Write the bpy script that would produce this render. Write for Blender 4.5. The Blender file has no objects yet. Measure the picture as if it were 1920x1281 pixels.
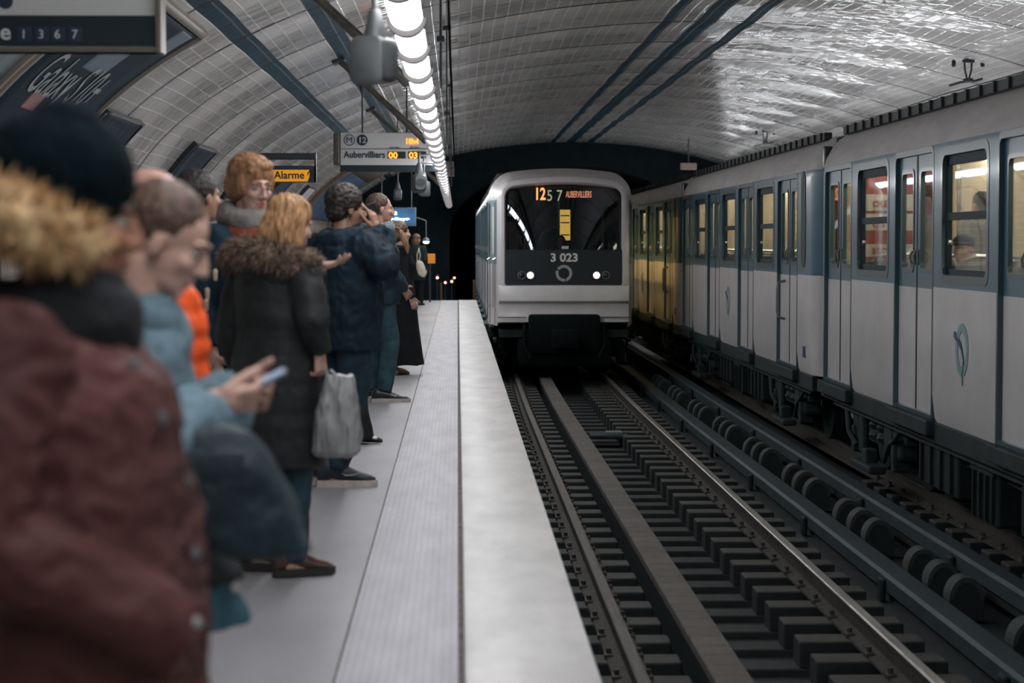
import bpy, bmesh, math, random
from mathutils import Vector, Matrix, noise
SC = bpy.context.scene
COL = SC.collection
RAD = math.radians
random.seed(11)
V = Vector

# ------------------------------------------------------------------ camera
FPX = 4000.0
EYE = 1.45                                    # eye height above the platform (z = 0)
YAW = math.atan(102 / FPX)
PITCH = math.atan(185.5 / FPX)
cam = bpy.data.cameras.new('camera')
cam.sensor_width = 36.0
cam.lens = 36.0 * FPX / 1920.0
cam.clip_start = 0.1
cam.clip_end = 400
cam.dof.use_dof = True
cam.dof.focus_distance = 22.0
cam.dof.aperture_fstop = 3.2
camo = bpy.data.objects.new('camera', cam)
COL.objects.link(camo)
camo.location = (0, 0, EYE)
camo.rotation_euler = (RAD(90) - PITCH, 0, -YAW)
SC.camera = camo
_CM = Matrix.Rotation(-YAW, 3, 'Z') @ Matrix.Rotation(RAD(90) - PITCH, 3, 'X')


def P(px, py, d):
    """photo pixel at depth d (metres along the platform) -> place in the station"""
    v = _CM @ V(((px - 960) / FPX, (640.5 - py) / FPX, -1.0))
    v *= d / v.y
    return V((v.x, v.y, v.z + EYE))


# ------------------------------------------------------------------ materials
def _nt(name):
    m = bpy.data.materials.new(name)
    m.use_nodes = True
    nt = m.node_tree
    b = nt.nodes['Principled BSDF']
    return m, nt, b


def N(nt, typ, **kw):
    n = nt.nodes.new(typ)
    for k, v in kw.items():
        if k.startswith('i_'):
            n.inputs[k[2:].replace('_', ' ')].default_value = v
        else:
            setattr(n, k, v)
    return n


def MA(nt, op, a, b=None, c=None):
    n = nt.nodes.new('ShaderNodeMath')
    n.operation = op
    for i, x in enumerate((a, b, c)):
        if x is None:
            continue
        if isinstance(x, (int, float)):
            n.inputs[i].default_value = x
        else:
            nt.links.new(x, n.inputs[i])
    return n.outputs[0]


def mat(name, col, rough=.6, metal=0.0, var=.0, vs=6.0, stretch=(1, 1, 1), bump=0.0, bs=80.0, coat=0.0,
        spec=.5, var2=None, sheen=0.0):
    m, nt, b = _nt(name)
    b.inputs['Roughness'].default_value = rough
    b.inputs['Metallic'].default_value = metal
    b.inputs['Coat Weight'].default_value = coat
    b.inputs['Coat Roughness'].default_value = .12
    b.inputs['Specular IOR Level'].default_value = spec
    if sheen:
        b.inputs['Sheen Weight'].default_value = sheen
    tc = N(nt, 'ShaderNodeTexCoord')
    mp = N(nt, 'ShaderNodeMapping')
    mp.inputs['Scale'].default_value = stretch
    nt.links.new(tc.outputs['Object'], mp.inputs[0])
    c4 = (*col, 1)
    if var > 0 or var2:
        nz = N(nt, 'ShaderNodeTexNoise', i_Scale=vs, i_Detail=5.0, i_Roughness=.6)
        nt.links.new(mp.outputs[0], nz.inputs['Vector'])
        rp = N(nt, 'ShaderNodeValToRGB')
        rp.color_ramp.elements[0].position = .32
        rp.color_ramp.elements[1].position = .7
        lo = tuple(max(0, c * (1 - var)) for c in col)
        hi = var2 if var2 else tuple(min(1, c * (1 + var)) for c in col)
        rp.color_ramp.elements[0].color = (*lo, 1)
        rp.color_ramp.elements[1].color = (*hi, 1)
        nt.links.new(nz.outputs['Fac'], rp.inputs[0])
        nt.links.new(rp.outputs[0], b.inputs['Base Color'])
    else:
        b.inputs['Base Color'].default_value = c4
    if bump > 0:
        n2 = N(nt, 'ShaderNodeTexNoise', i_Scale=bs, i_Detail=3.0)
        nt.links.new(mp.outputs[0], n2.inputs['Vector'])
        bp = N(nt, 'ShaderNodeBump', i_Strength=bump, i_Distance=.01)
        nt.links.new(n2.outputs['Fac'], bp.inputs['Height'])
        nt.links.new(bp.outputs[0], b.inputs['Normal'])
    return m


def emit(name, col, strength):
    m, nt, b = _nt(name)
    b.inputs['Base Color'].default_value = (*[c * .8 for c in col], 1)
    b.inputs['Emission Color'].default_value = (*col, 1)
    b.inputs['Emission Strength'].default_value = strength
    b.inputs['Roughness'].default_value = .4
    return m


def glass(name, tint, refl=.12, rough=.02):
    """thin pane: mostly see-through, mirrors the station at grazing angles"""
    m, nt, b = _nt(name)
    nt.nodes.remove(b)
    out = nt.nodes['Material Output']
    tr = N(nt, 'ShaderNodeBsdfTransparent')
    tr.inputs[0].default_value = (*tint, 1)
    gl = N(nt, 'ShaderNodeBsdfGlossy')
    gl.inputs['Roughness'].default_value = rough
    gl.inputs['Color'].default_value = (.9, .95, 1, 1)
    fr = N(nt, 'ShaderNodeFresnel', i_IOR=1.5)
    f = MA(nt, 'ADD', MA(nt, 'MULTIPLY', fr.outputs[0], .6), refl * .4)
    f = MA(nt, 'MINIMUM', f, 1.0)
    mx = N(nt, 'ShaderNodeMixShader')
    nt.links.new(f, mx.inputs[0])
    nt.links.new(tr.outputs[0], mx.inputs[1])
    nt.links.new(gl.outputs[0], mx.inputs[2])
    nt.links.new(mx.outputs[0], out.inputs[0])
    return m


# ------------------------------------------------------------------ mesh builder
class MB:
    def __init__(self):
        self.bm = bmesh.new()

    def _merge(self, t, mi=0, M=None):
        for f in t.faces:
            if mi:
                f.material_index = mi
        if M is not None:
            bmesh.ops.transform(t, matrix=M, verts=t.verts)
        me = bpy.data.meshes.new('tmp')
        t.to_mesh(me)
        t.free()
        self.bm.from_mesh(me)
        bpy.data.meshes.remove(me)
        return self

    def box(self, c, s, bevel=0.0, M=None, mi=0, seg=2):
        t = bmesh.new()
        bmesh.ops.create_cube(t, size=1.0)
        bmesh.ops.scale(t, vec=s, verts=t.verts)
        if bevel > 0:
            bmesh.ops.bevel(t, geom=t.edges[:], offset=min(bevel, min(s) * .45), segments=seg, affect='EDGES', profile=.5)
        T = Matrix.Translation(V(c))
        return self._merge(t, mi, T @ M if M is not None else T)

    def ell(self, c, r, M=None, mi=0, u=20, v=12):
        t = bmesh.new()
        bmesh.ops.create_uvsphere(t, u_segments=u, v_segments=v, radius=1.0)
        bmesh.ops.scale(t, vec=(r, r, r) if isinstance(r, (int, float)) else r, verts=t.verts)
        T = Matrix.Translation(V(c))
        return self._merge(t, mi, T @ M if M is not None else T)

    def tube(self, pts, r, n=10, mi=0, flat=1.0, round_caps=False):
        """swept tube through pts; r is a number or one per point; flat squashes the second axis"""
        pts = [V(p) for p in pts]
        rs = [r] * len(pts) if isinstance(r, (int, float)) else list(r)
        if round_caps:
            d0 = (pts[0] - pts[1]).normalized()
            d1 = (pts[-1] - pts[-2]).normalized()
            a0, a1, r0, r1 = pts[0], pts[-1], rs[0], rs[-1]
            pre = [(a0 + d0 * r0 * math.sin(t), r0 * math.cos(t)) for t in (1.45, 1.0, .5)]
            post = [(a1 + d1 * r1 * math.sin(t), r1 * math.cos(t)) for t in (.5, 1.0, 1.45)]
            pts = [p for p, _ in pre] + pts + [p for p, _ in post]
            rs = [q for _, q in pre] + rs + [q for _, q in post]
        bm = self.bm
        up = None
        rings = []
        for i, p in enumerate(pts):
            if i == 0:
                t = pts[1] - pts[0]
            elif i == len(pts) - 1:
                t = pts[-1] - pts[-2]
            else:
                t = (pts[i + 1] - pts[i]).normalized() + (pts[i] - pts[i - 1]).normalized()
            if t.length < 1e-9:
                t = V((0, 0, 1))
            t.normalize()
            if up is None:
                a = V((0, 0, 1)) if abs(t.z) < .9 else V((1, 0, 0))
                up = (a - t * a.dot(t)).normalized()
            else:
                up = (up - t * up.dot(t))
                if up.length < 1e-6:
                    a = V((0, 0, 1)) if abs(t.z) < .9 else V((1, 0, 0))
                    up = (a - t * a.dot(t))
                up.normalize()
            sd = t.cross(up)
            ring = []
            for k in range(n):
                a = 2 * math.pi * k / n
                ring.append(bm.verts.new(p + up * (math.cos(a) * rs[i] * flat) + sd * (math.sin(a) * rs[i])))
            rings.append(ring)
        self._skin(rings, mi, True)
        return self

    def _skin(self, rings, mi=0, caps=True):
        bm = self.bm
        n = len(rings[0])
        for i in range(len(rings) - 1):
            for k in range(n):
                f = bm.faces.new((rings[i][k], rings[i][(k + 1) % n], rings[i + 1][(k + 1) % n], rings[i + 1][k]))
                f.material_index = mi
        if caps:
            for rr, rev in ((rings[0], True), (rings[-1], False)):
                try:
                    f = bm.faces.new(rr[::-1] if rev else rr)
                    f.material_index = mi
                except ValueError:
                    pass

    def loft(self, rings, mi=0, caps=True):
        rs = [[self.bm.verts.new(V(p)) for p in r] for r in rings]
        self._skin(rs, mi, caps)
        return self

    def prism(self, poly, M, depth, mi=0):
        """2-D polygon extruded along local z by depth, placed by M"""
        a = [M @ V((x, y, 0)) for x, y in poly]
        b = [M @ V((x, y, depth)) for x, y in poly]
        return self.loft([a, b], mi)

    def lathe(self, prof, M=None, n=24, mi=0):
        M = M or Matrix()
        rings = []
        for r, z in prof:
            rings.append([M @ V((r * math.cos(2 * math.pi * k / n), r * math.sin(2 * math.pi * k / n), z)) for k in range(n)])
        return self.loft(rings, mi)

    def quad(self, a, b, c, d, mi=0):
        f = self.bm.faces.new([self.bm.verts.new(V(p)) for p in (a, b, c, d)])
        f.material_index = mi
        return self

    def mesh(self, name, mats, smooth=False, angle=None):
        bmesh.ops.recalc_face_normals(self.bm, faces=self.bm.faces)
        me = bpy.data.meshes.new(name)
        self.bm.to_mesh(me)
        self.bm.free()
        for m in (mats if isinstance(mats, (list, tuple)) else [mats]):
            me.materials.append(m)
        if smooth:
            me.polygons.foreach_set('use_smooth', [True] * len(me.polygons))
            if angle:
                try:
                    me.set_sharp_from_angle(angle=RAD(angle))
                except Exception:
                    pass
        return me

    def build(self, name, mats, parent=None, smooth=False, angle=35):
        return link(name, self.mesh(name, mats, smooth, angle), parent)


def link(name, me, parent=None):
    o = bpy.data.objects.new(name, me)
    COL.objects.link(o)
    if parent is not None:
        o.parent = parent
    return o


def tag(o, label=None, cat=None, group=None, kind=None):
    if label:
        o['label'] = label
    if cat:
        o['category'] = cat
    if group:
        o['group'] = group
    if kind:
        o['kind'] = kind
    return o


def empty(name, loc, rz=0.0, label=None, cat=None, group=None):
    o = bpy.data.objects.new(name, None)
    o.empty_display_size = .2
    COL.objects.link(o)
    o.location = loc
    o.rotation_euler = (0, 0, rz)
    return tag(o, label, cat, group)


def structure(o):
    o['kind'] = 'structure'
    return o


def copy_tree(o, parent=None):
    c = o.copy()
    COL.objects.link(c)
    c.parent = parent
    for ch in list(o.children):
        copy_tree(ch, c)
    return c


def frame(c, x, y):
    """matrix with given x and y axes at c (normal = x cross y)"""
    x = V(x).normalized()
    y = V(y).normalized()
    z = x.cross(y)
    M = Matrix((x, y, z)).transposed().to_4x4()
    M.translation = V(c)
    return M


FACE_CAM = ((1, 0, 0), (0, 0, 1))        # text readable by someone looking along the platform
FACE_TRACK = ((0, -1, 0), (0, 0, 1))     # text on the side of the train, read from the platform


def text_mesh(body, size, extrude=.002, align='LEFT', bold=0.0, fn=None, M=None, squeeze=1.0):
    cu = bpy.data.curves.new('tmp', 'FONT')
    cu.body = body
    cu.size = size
    cu.extrude = extrude
    cu.offset = bold
    cu.align_x = align
    cu.resolution_u = 4
    ob = bpy.data.objects.new('tmp', cu)
    COL.objects.link(ob)
    dg = bpy.context.evaluated_depsgraph_get()
    me = bpy.data.meshes.new_from_object(ob.evaluated_get(dg))
    bpy.data.objects.remove(ob)
    bpy.data.curves.remove(cu)
    for v in me.vertices:
        v.co.x *= squeeze
        if M is not None:
            v.co = M @ v.co
        elif fn is not None:
            v.co = fn(v.co.x, v.co.y, v.co.z)
    return me


def lettering(name, body, size, c, axes, m, parent=None, extrude=.003, align='LEFT', bold=0.0, squeeze=1.0):
    me = text_mesh(body, size, extrude, align, bold, M=frame(c, *axes), squeeze=squeeze)
    me.materials.clear()
    me.materials.append(m)
    return link(name, me, parent)


# palette ------------------------------------------------------------
M_WHITE = mat('cream_white_paint', (.55, .535, .535), .38, var=.07, vs=3, coat=.25)
M_ROOFW = mat('weathered_roof_paint', (.39, .372, .36), .5, var=.14, vs=4, stretch=(1, .5, 2))
M_BLUE = mat('jade_blue_paint', (.045, .122, .168), .36, var=.12, vs=3, coat=.15)
M_LBLUE = mat('pale_blue_paint', (.20, .29, .32), .35, var=.1, vs=3, coat=.3)
M_DBLUE = mat('dark_blue_frame_paint', (.035, .072, .09), .35, coat=.3)
M_JADE = mat('jade_green_vinyl', (.16, .30, .31), .5)
M_NAVY = mat('navy_vinyl', (.02, .06, .12), .5)
M_RUBBER = mat('black_rubber', (.008, .012, .014), .6)
M_BLACK = mat('black_paint', (.008, .012, .015), .35, coat=.3)
M_UNDER = mat('grimy_underframe', (.007, .014, .016), .6, var=.5, vs=9, bump=.4, bs=40, spec=.3)
M_UNDER2 = mat('dusty_underframe', (.013, .023, .026), .7, var=.45, vs=7, bump=.3, bs=50, spec=.3)
M_STEEL = mat('brushed_steel', (.5, .5, .5), .3, 1.0)
M_GREYMETAL = mat('grey_painted_metal', (.17, .185, .19), .4, .2, var=.1, vs=10)
M_DARKMETAL = mat('dark_painted_metal', (.03, .036, .04), .45, .2, var=.2, vs=10)
M_BRONZE = mat('aged_metal_pipe', (.10, .092, .075), .42, .5, var=.35, vs=12)
M_INT = mat('beige_interior_laminate', (.62, .53, .41), .45, var=.05, vs=4)
M_INTFLOOR = mat('dark_interior_floor', (.10, .09, .08), .6)
M_SEAT = mat('dark_seat_vinyl', (.04, .06, .065), .5)
M_PANE = glass('window_glass', (.82, .84, .82), .10)
M_SCREEN = glass('windscreen_glass', (.20, .25, .28), .07, .015)
M_RED = mat('red_poster_ink', (.24, .06, .055), .5, var=.1, vs=5)
M_PAPER = mat('white_poster_paper', (.55, .53, .50), .6)
E_ORANGE = emit('orange_led', (1.0, .27, .02), 2.2)
E_LAMP = emit('fluorescent_diffuser', (.96, .97, 1.0), 22.0)
E_LAMP2 = emit('fluorescent_diffuser_cool', (.95, .97, 1.0), 40.0)
E_CABINLAMP = emit('warm_carriage_lamp', (1.0, .60, .17), 110.0)
M_SASH = mat('dark_window_sash', (.018, .034, .040), .65, spec=.25)
E_CARLAMP = emit('carriage_lamp', (1.0, .88, .68), 34.0)
# ------------------------------------------------------------------ the station shell
VCX, VA, VB = 3.385, 7.05, 2.96               # elliptical vault: centre, half width, rise
Y0, Y1 = -6.0, 63.0
BAY = 2.85
Z_RAIL = -.75
Z_BED = -1.10


def _arc():
    n = 4000
    tab = [(0.0, math.pi)]
    s = 0.0
    px, pz = VCX - VA, 0.0
    for i in range(1, n + 1):
        t = math.pi * (1 - i / n)
        x, z = VCX + VA * math.cos(t), VB * math.sin(t)
        s += math.hypot(x - px, z - pz)
        px, pz = x, z
        tab.append((s, t))
    return tab


ARC = _arc()
ARC_LEN = ARC[-1][0]


def arc_theta(s):
    lo, hi = 0, len(ARC) - 1
    while hi - lo > 1:
        m = (lo + hi) // 2
        if ARC[m][0] <= s:
            lo = m
        else:
            hi = m
    return ARC[lo][1]


def theta_arc(t):
    i = int(round((1 - t / math.pi) * 4000))
    return ARC[max(0, min(4000, i))][0]


def vault(y, s, off=0.0):
    """point on the vault at arc length s from the left springing, off metres out from the tiles"""
    if s < 0:
        return V((VCX - VA + off, y, EYE + s))
    t = arc_theta(s)
    x, z = VA * math.cos(t), VB * math.sin(t)
    n = V((-x / VA ** 2, 0, -z / VB ** 2)).normalized()
    return V((VCX + x, y, EYE + z)) + n * off


def arc_at_height(h, right=False):
    t = math.asin(min(1, h / VB))
    return theta_arc(t if right else math.pi - t)


def tile_material():
    m, nt, b = _nt('bevelled_white_tiles')
    uv = N(nt, 'ShaderNodeUVMap')
    uv.uv_map = 'UVMap'
    sx = N(nt, 'ShaderNodeSeparateXYZ')
    nt.links.new(uv.outputs[0], sx.inputs[0])
    u, v = sx.outputs[0], sx.outputs[1]
    TU, TV = .075, .15
    su, sv = MA(nt, 'DIVIDE', u, TU), MA(nt, 'DIVIDE', v, TV)
    fu, fv = MA(nt, 'FRACT', su), MA(nt, 'FRACT', sv)
    eu = MA(nt, 'MINIMUM', fu, MA(nt, 'SUBTRACT', 1.0, fu))
    ev = MA(nt, 'MINIMUM', fv, MA(nt, 'SUBTRACT', 1.0, fv))
    gu = MA(nt, 'LESS_THAN', eu, .05)
    gv = MA(nt, 'LESS_THAN', ev, .06)
    # expansion joints across the vault, one per bay
    fj = MA(nt, 'FRACT', MA(nt, 'DIVIDE', u, BAY))
    joint = MA(nt, 'LESS_THAN', fj, .045)
    # dark blue bands running along the station
    dk = None
    for s0, w in BANDS:
        d = MA(nt, 'LESS_THAN', MA(nt, 'ABSOLUTE', MA(nt, 'SUBTRACT', v, s0)), w / 2)
        dk = d if dk is None else MA(nt, 'MAXIMUM', dk, d)
    # a tone of its own for each tile
    cell = N(nt, 'ShaderNodeCombineXYZ')
    nt.links.new(MA(nt, 'FLOOR', su), cell.inputs[0])
    nt.links.new(MA(nt, 'FLOOR', sv), cell.inputs[1])
    wn = N(nt, 'ShaderNodeTexWhiteNoise')
    wn.noise_dimensions = '3D'
    nt.links.new(cell.outputs[0], wn.inputs['Vector'])
    grime = N(nt, 'ShaderNodeTexNoise', i_Scale=.7, i_Detail=5.0, i_Roughness=.65)
    nt.links.new(uv.outputs[0], grime.inputs['Vector'])
    val = MA(nt, 'ADD', MA(nt, 'MULTIPLY', wn.outputs['Value'], .22), MA(nt, 'MULTIPLY', grime.outputs['Fac'], .75))
    rp = N(nt, 'ShaderNodeValToRGB')
    rp.color_ramp.elements[0].position = .15
    rp.color_ramp.elements[0].color = (.37, .352, .335, 1)
    rp.color_ramp.elements[1].position = .72
    rp.color_ramp.elements[1].color = (.71, .685, .66, 1)
    nt.links.new(val, rp.inputs[0])

    def mix(f, a, bcol):
        n = N(nt, 'ShaderNodeMix', data_type='RGBA')
        nt.links.new(f, n.inputs[0])
        nt.links.new(a, n.inputs[6])
        if isinstance(bcol, tuple):
            n.inputs[7].default_value = bcol
        else:
            nt.links.new(bcol, n.inputs[7])
        return n.outputs[2]
    c = mix(dk, rp.outputs[0], (.008, .040, .060, 1))
    c = mix(MA(nt, 'MULTIPLY', gu, .75), c, (.10, .11, .12, 1))
    c = mix(MA(nt, 'MULTIPLY', gv, .8), c, (.80, .79, .78, 1))
    c = mix(MA(nt, 'MULTIPLY', dk, .85), c, (.008, .040, .060, 1))
    c = mix(joint, c, (.012, .02, .026, 1))
    nt.links.new(c, b.inputs['Base Color'])
    nt.links.new(MA(nt, 'ADD', MA(nt, 'MULTIPLY', dk, .4), .13), b.inputs['Roughness'])
    nt.links.new(MA(nt, 'SUBTRACT', .7, MA(nt, 'MULTIPLY', dk, .6)), b.inputs['Specular IOR Level'])
    # bevel of each tile plus a small tilt of its own
    h1 = MA(nt, 'MINIMUM', MA(nt, 'MULTIPLY', eu, TU), .012)
    h2 = MA(nt, 'MINIMUM', MA(nt, 'MULTIPLY', ev, TV), .012)
    h = MA(nt, 'MINIMUM', h1, h2)
    rgb = N(nt, 'ShaderNodeSeparateColor')
    nt.links.new(wn.outputs['Color'], rgb.inputs[0])
    t1 = MA(nt, 'MULTIPLY', MA(nt, 'SUBTRACT', rgb.outputs[0], .5), MA(nt, 'MULTIPLY', MA(nt, 'SUBTRACT', fu, .5), TU * .42))
    t2 = MA(nt, 'MULTIPLY', MA(nt, 'SUBTRACT', rgb.outputs[1], .5), MA(nt, 'MULTIPLY', MA(nt, 'SUBTRACT', fv, .5), TV * .42))
    # each bay of tiles bows a little between its joints
    bow = MA(nt, 'MULTIPLY', MA(nt, 'COSINE', MA(nt, 'MULTIPLY', u, 2 * math.pi / BAY)), .13)
    tilt = MA(nt, 'ADD', MA(nt, 'ADD', t1, t2), bow)
    bp = N(nt, 'ShaderNodeBump', i_Strength=.35, i_Distance=.6)
    nt.links.new(MA(nt, 'ADD', h, tilt), bp.inputs['Height'])
    nt.links.new(bp.outputs[0], b.inputs['Normal'])
    return m


def _band(x):
    return theta_arc(math.acos(max(-1, min(1, (x - VCX) / VA))))


BANDS = [(_band(-2.0), .20), (_band(-1.30), .22), (_band(2.80), .15), (_band(3.33), .27), (_band(3.90), .17)]
M_TILE = tile_material()


def make_vault():
    bm = bmesh.new()
    uvl = bm.loops.layers.uv.new('UVMap')
    ny = int((Y1 - Y0) / BAY * 10)
    ss = [-1.45, -.7] + [ARC_LEN * i / 110 for i in range(111)] + [ARC_LEN + .7, ARC_LEN + 1.45]
    ys = [Y0 + (Y1 - Y0) * j / ny for j in range(ny + 1)]
    grid = []
    for y in ys:
        # every bay of tiling bellies very slightly between its joints
        belly = .010 * math.cos(2 * math.pi * y / BAY) + .003 * math.sin(2 * math.pi * y / (BAY * 3.3))
        row = []
        for s in ss:
            if s > ARC_LEN:
                p = V((VCX + VA, y, EYE - (s - ARC_LEN)))
            else:
                p = vault(y, s, belly if s >= 0 else 0)
            row.append((bm.verts.new(p), (y, s)))
        grid.append(row)
    for j in range(len(ys) - 1):
        for i in range(len(ss) - 1):
            q = (grid[j][i], grid[j][i + 1], grid[j + 1][i + 1], grid[j + 1][i])
            f = bm.faces.new([a for a, _ in q])
            f.smooth = True
            for lp, (_, uvc) in zip(f.loops, q):
                lp[uvl].uv = uvc
    me = bpy.data.meshes.new('ceiling')
    bm.to_mesh(me)
    bm.free()
    me.materials.append(M_TILE)
    structure(link('ceiling', me))


make_vault()

# end wall with the mouth of the running tunnel
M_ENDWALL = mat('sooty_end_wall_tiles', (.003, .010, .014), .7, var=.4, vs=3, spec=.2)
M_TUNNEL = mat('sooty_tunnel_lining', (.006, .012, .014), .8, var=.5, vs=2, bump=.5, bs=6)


def tunnel_arch(hw, top, base, n=24):
    pts = [(VCX - hw, base)]
    for i in range(n + 1):
        t = math.pi * (1 - i / n)
        pts.append((VCX + hw * math.cos(t), .3 + EYE + (top - .3) * math.sin(t)))
    pts.append((VCX + hw, base))
    return pts


def make_end_wall():
    b = MB()
    inner = tunnel_arch(3.62, 2.25, Z_BED)
    n = len(inner)
    outer = []
    for i, (x, z) in enumerate(inner):
        if i == 0:
            outer.append((VCX - VA - .1, Z_BED))
        elif i == n - 1:
            outer.append((VCX + VA + .1, Z_BED))
        else:
            t = math.pi * (1 - (i - 1) / (n - 3))
            outer.append((VCX + (VA + .1) * math.cos(t), EYE + (VB + .1) * math.sin(t)))
    for y, flip in ((Y1 - .02, 1), (Y1 + .28, 0)):
        iv = [b.bm.verts.new((x, y, z)) for x, z in inner]
        ov = [b.bm.verts.new((x, y, z)) for x, z in outer]
        for i in range(n - 1):
            b.bm.faces.new((iv[i], iv[i + 1], ov[i + 1], ov[i]))
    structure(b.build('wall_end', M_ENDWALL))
    b = MB()
    rings = []
    for y in (Y1 + .05, 75, 90, 110, 135):
        rings.append([(x + (y - 63) ** 2 * -.0006, y, z) for x, z in inner])
    b.loft(rings, caps=False)
    b.bm.faces.new([b.bm.verts.new(p) for p in rings[-1]])
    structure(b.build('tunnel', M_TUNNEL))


make_end_wall()


# platform -----------------------------------------------------------
def floor_material():
    m, nt, b = _nt('worn_grey_asphalt')
    tc = N(nt, 'ShaderNodeTexCoord')
    mp = N(nt, 'ShaderNodeMapping')
    mp.inputs['Scale'].default_value = (1, .35, 1)
    nt.links.new(tc.outputs['Object'], mp.inputs[0])
    n1 = N(nt, 'ShaderNodeTexNoise', i_Scale=1.3, i_Detail=6.0, i_Roughness=.6)
    n2 = N(nt, 'ShaderNodeTexNoise', i_Scale=140.0, i_Detail=2.0)
    nt.links.new(mp.outputs[0], n1.inputs['Vector'])
    nt.links.new(tc.outputs['Object'], n2.inputs['Vector'])
    v = MA(nt, 'ADD', n1.outputs['Fac'], MA(nt, 'MULTIPLY', n2.outputs['Fac'], .35))
    rp = N(nt, 'ShaderNodeValToRGB')
    rp.color_ramp.elements[0].position = .45
    rp.color_ramp.elements[0].color = (.20, .195, .205, 1)
    rp.color_ramp.elements[1].position = .9
    rp.color_ramp.elements[1].color = (.31, .305, .32, 1)
    nt.links.new(v, rp.inputs[0])
    nt.links.new(rp.outputs[0], b.inputs['Base Color'])
    b.inputs['Roughness'].default_value = .5
    bp = N(nt, 'ShaderNodeBump', i_Strength=.15, i_Distance=.004)
    nt.links.new(n2.outputs['Fac'], bp.inputs['Height'])
    nt.links.new(bp.outputs[0], b.inputs['Normal'])
    return m


def tactile_material():
    m, nt, b = _nt('ribbed_warning_strip')
    tc = N(nt, 'ShaderNodeTexCoord')
    sx = N(nt, 'ShaderNodeSeparateXYZ')
    nt.links.new(tc.outputs['Object'], sx.inputs[0])
    n1 = N(nt, 'ShaderNodeTexNoise', i_Scale=2.0, i_Detail=6.0, i_Roughness=.6)
    mp = N(nt, 'ShaderNodeMapping')
    mp.inputs['Scale'].default_value = (4, .6, 1)
    nt.links.new(tc.outputs['Object'], mp.inputs[0])
    nt.links.new(mp.outputs[0], n1.inputs['Vector'])
    fx = MA(nt, 'FRACT', MA(nt, 'DIVIDE', sx.outputs[0], .03))
    fy = MA(nt, 'FRACT', MA(nt, 'DIVIDE', sx.outputs[1], .06))
    line = MA(nt, 'LESS_THAN', fx, .3)
    dash = MA(nt, 'LESS_THAN', fy, .35)
    k = MA(nt, 'MAXIMUM', MA(nt, 'MULTIPLY', line, .36), MA(nt, 'MULTIPLY', dash, .28))
    rp = N(nt, 'ShaderNodeValToRGB')
    rp.color_ramp.elements[0].position = .3
    rp.color_ramp.elements[0].color = (.27, .265, .29, 1)
    rp.color_ramp.elements[1].position = .7
    rp.color_ramp.elements[1].color = (.40, .39, .42, 1)
    nt.links.new(n1.outputs['Fac'], rp.inputs[0])
    mx = N(nt, 'ShaderNodeMix', data_type='RGBA')
    nt.links.new(k, mx.inputs[0])
    nt.links.new(rp.outputs[0], mx.inputs[6])
    mx.inputs[7].default_value = (.16, .16, .18, 1)
    nt.links.new(mx.outputs[2], b.inputs['Base Color'])
    b.inputs['Roughness'].default_value = .5
    bp = N(nt, 'ShaderNodeBump', i_Strength=.5, i_Distance=.004)
    nt.links.new(MA(nt, 'SUBTRACT', 1.0, k), bp.inputs['Height'])
    nt.links.new(bp.outputs[0], b.inputs['Normal'])
    return m


PY1 = 53.5
M_FLOOR = floor_material()
M_TACT = tactile_material()
M_EDGE = mat('white_painted_coping', (.60, .585, .57), .5, var=.16, vs=2.2, stretch=(1.5, .5, 1), bump=.12, bs=60)
M_SEAM = mat('dirty_seam', (.10, .08, .075), .8, var=.5, vs=8)
M_CONC = mat('dirty_concrete', (.07, .075, .075), .8, var=.35, vs=4, bump=.3, bs=30)
b = MB()
b.box(((-3.665 - .415) / 2, (Y0 + PY1) / 2, -.06), (3.665 - .415, PY1 - Y0, .12))
structure(b.build('floor', M_FLOOR))
b = MB()
b.box(((-.405 - .0) / 2, (Y0 + PY1) / 2, -.0575), (.405, PY1 - Y0, .125))
structure(b.build('trim_1', M_TACT))
b = MB()
b.box(((.022 + .475) / 2, (Y0 + PY1) / 2, -.055), (.453, PY1 - Y0, .13), bevel=.012)
structure(b.build('trim_2', M_EDGE, smooth=True))
b = MB()
b.box((-.41, (Y0 + PY1) / 2, -.062), (.016, PY1 - Y0, .12))
b.box((.011, (Y0 + PY1) / 2, -.062), (.026, PY1 - Y0, .12))
structure(b.build('trim_3', M_SEAM))
b = MB()
b.box((-1.66, (Y0 + PY1) / 2, -.62), (4.0, PY1 - Y0, 1.0))
structure(b.build('wall_platform', M_CONC))
# the opposite platform, behind the standing train
b = MB()
b.box((8.36, (Y0 + 58) / 2, -.55), (4.1, 58 - Y0, 1.1), bevel=.02)
structure(b.build('floor_opposite', M_FLOOR))
# track bed
M_BED = mat('oily_track_bed', (.010, .016, .018), .75, var=.55, vs=3.5, bump=.8, bs=22)
b = MB()
b.box((VCX, 65, Z_BED - .1), (7.4, 142, .2))
structure(b.build('track_bed', M_BED))


# ------------------------------------------------------------------ track
def swing(y):
    """the line eases towards the right further down the station"""
    t = max(0, min(1, (y - 27) / 14))
    return .06 * t * t * (3 - 2 * t)


M_RAILSIDE = mat('rusty_rail_web', (.035, .036, .034), .6, .2, var=.5, vs=14, var2=(.075, .06, .048))
M_RAILTOP = mat('polished_rail_head', (.36, .35, .33), .3, .9, var=.35, vs=9, stretch=(6, .3, 1))
M_TIMBER = mat('dark_sleeper_timber', (.009, .014, .015), .7, var=.4, vs=8, stretch=(.6, 3, 1), bump=.4, bs=40)
M_TIMBERTOP = mat('pale_sleeper_top', (.038, .037, .033), .8, var=.45, vs=9, stretch=(.6, 3, 1), bump=.4, bs=40)
M_GRIT = mat('gritty_brown_rail_foot', (.036, .033, .028), .85, var=.6, vs=16, bump=.6, bs=60)


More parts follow.
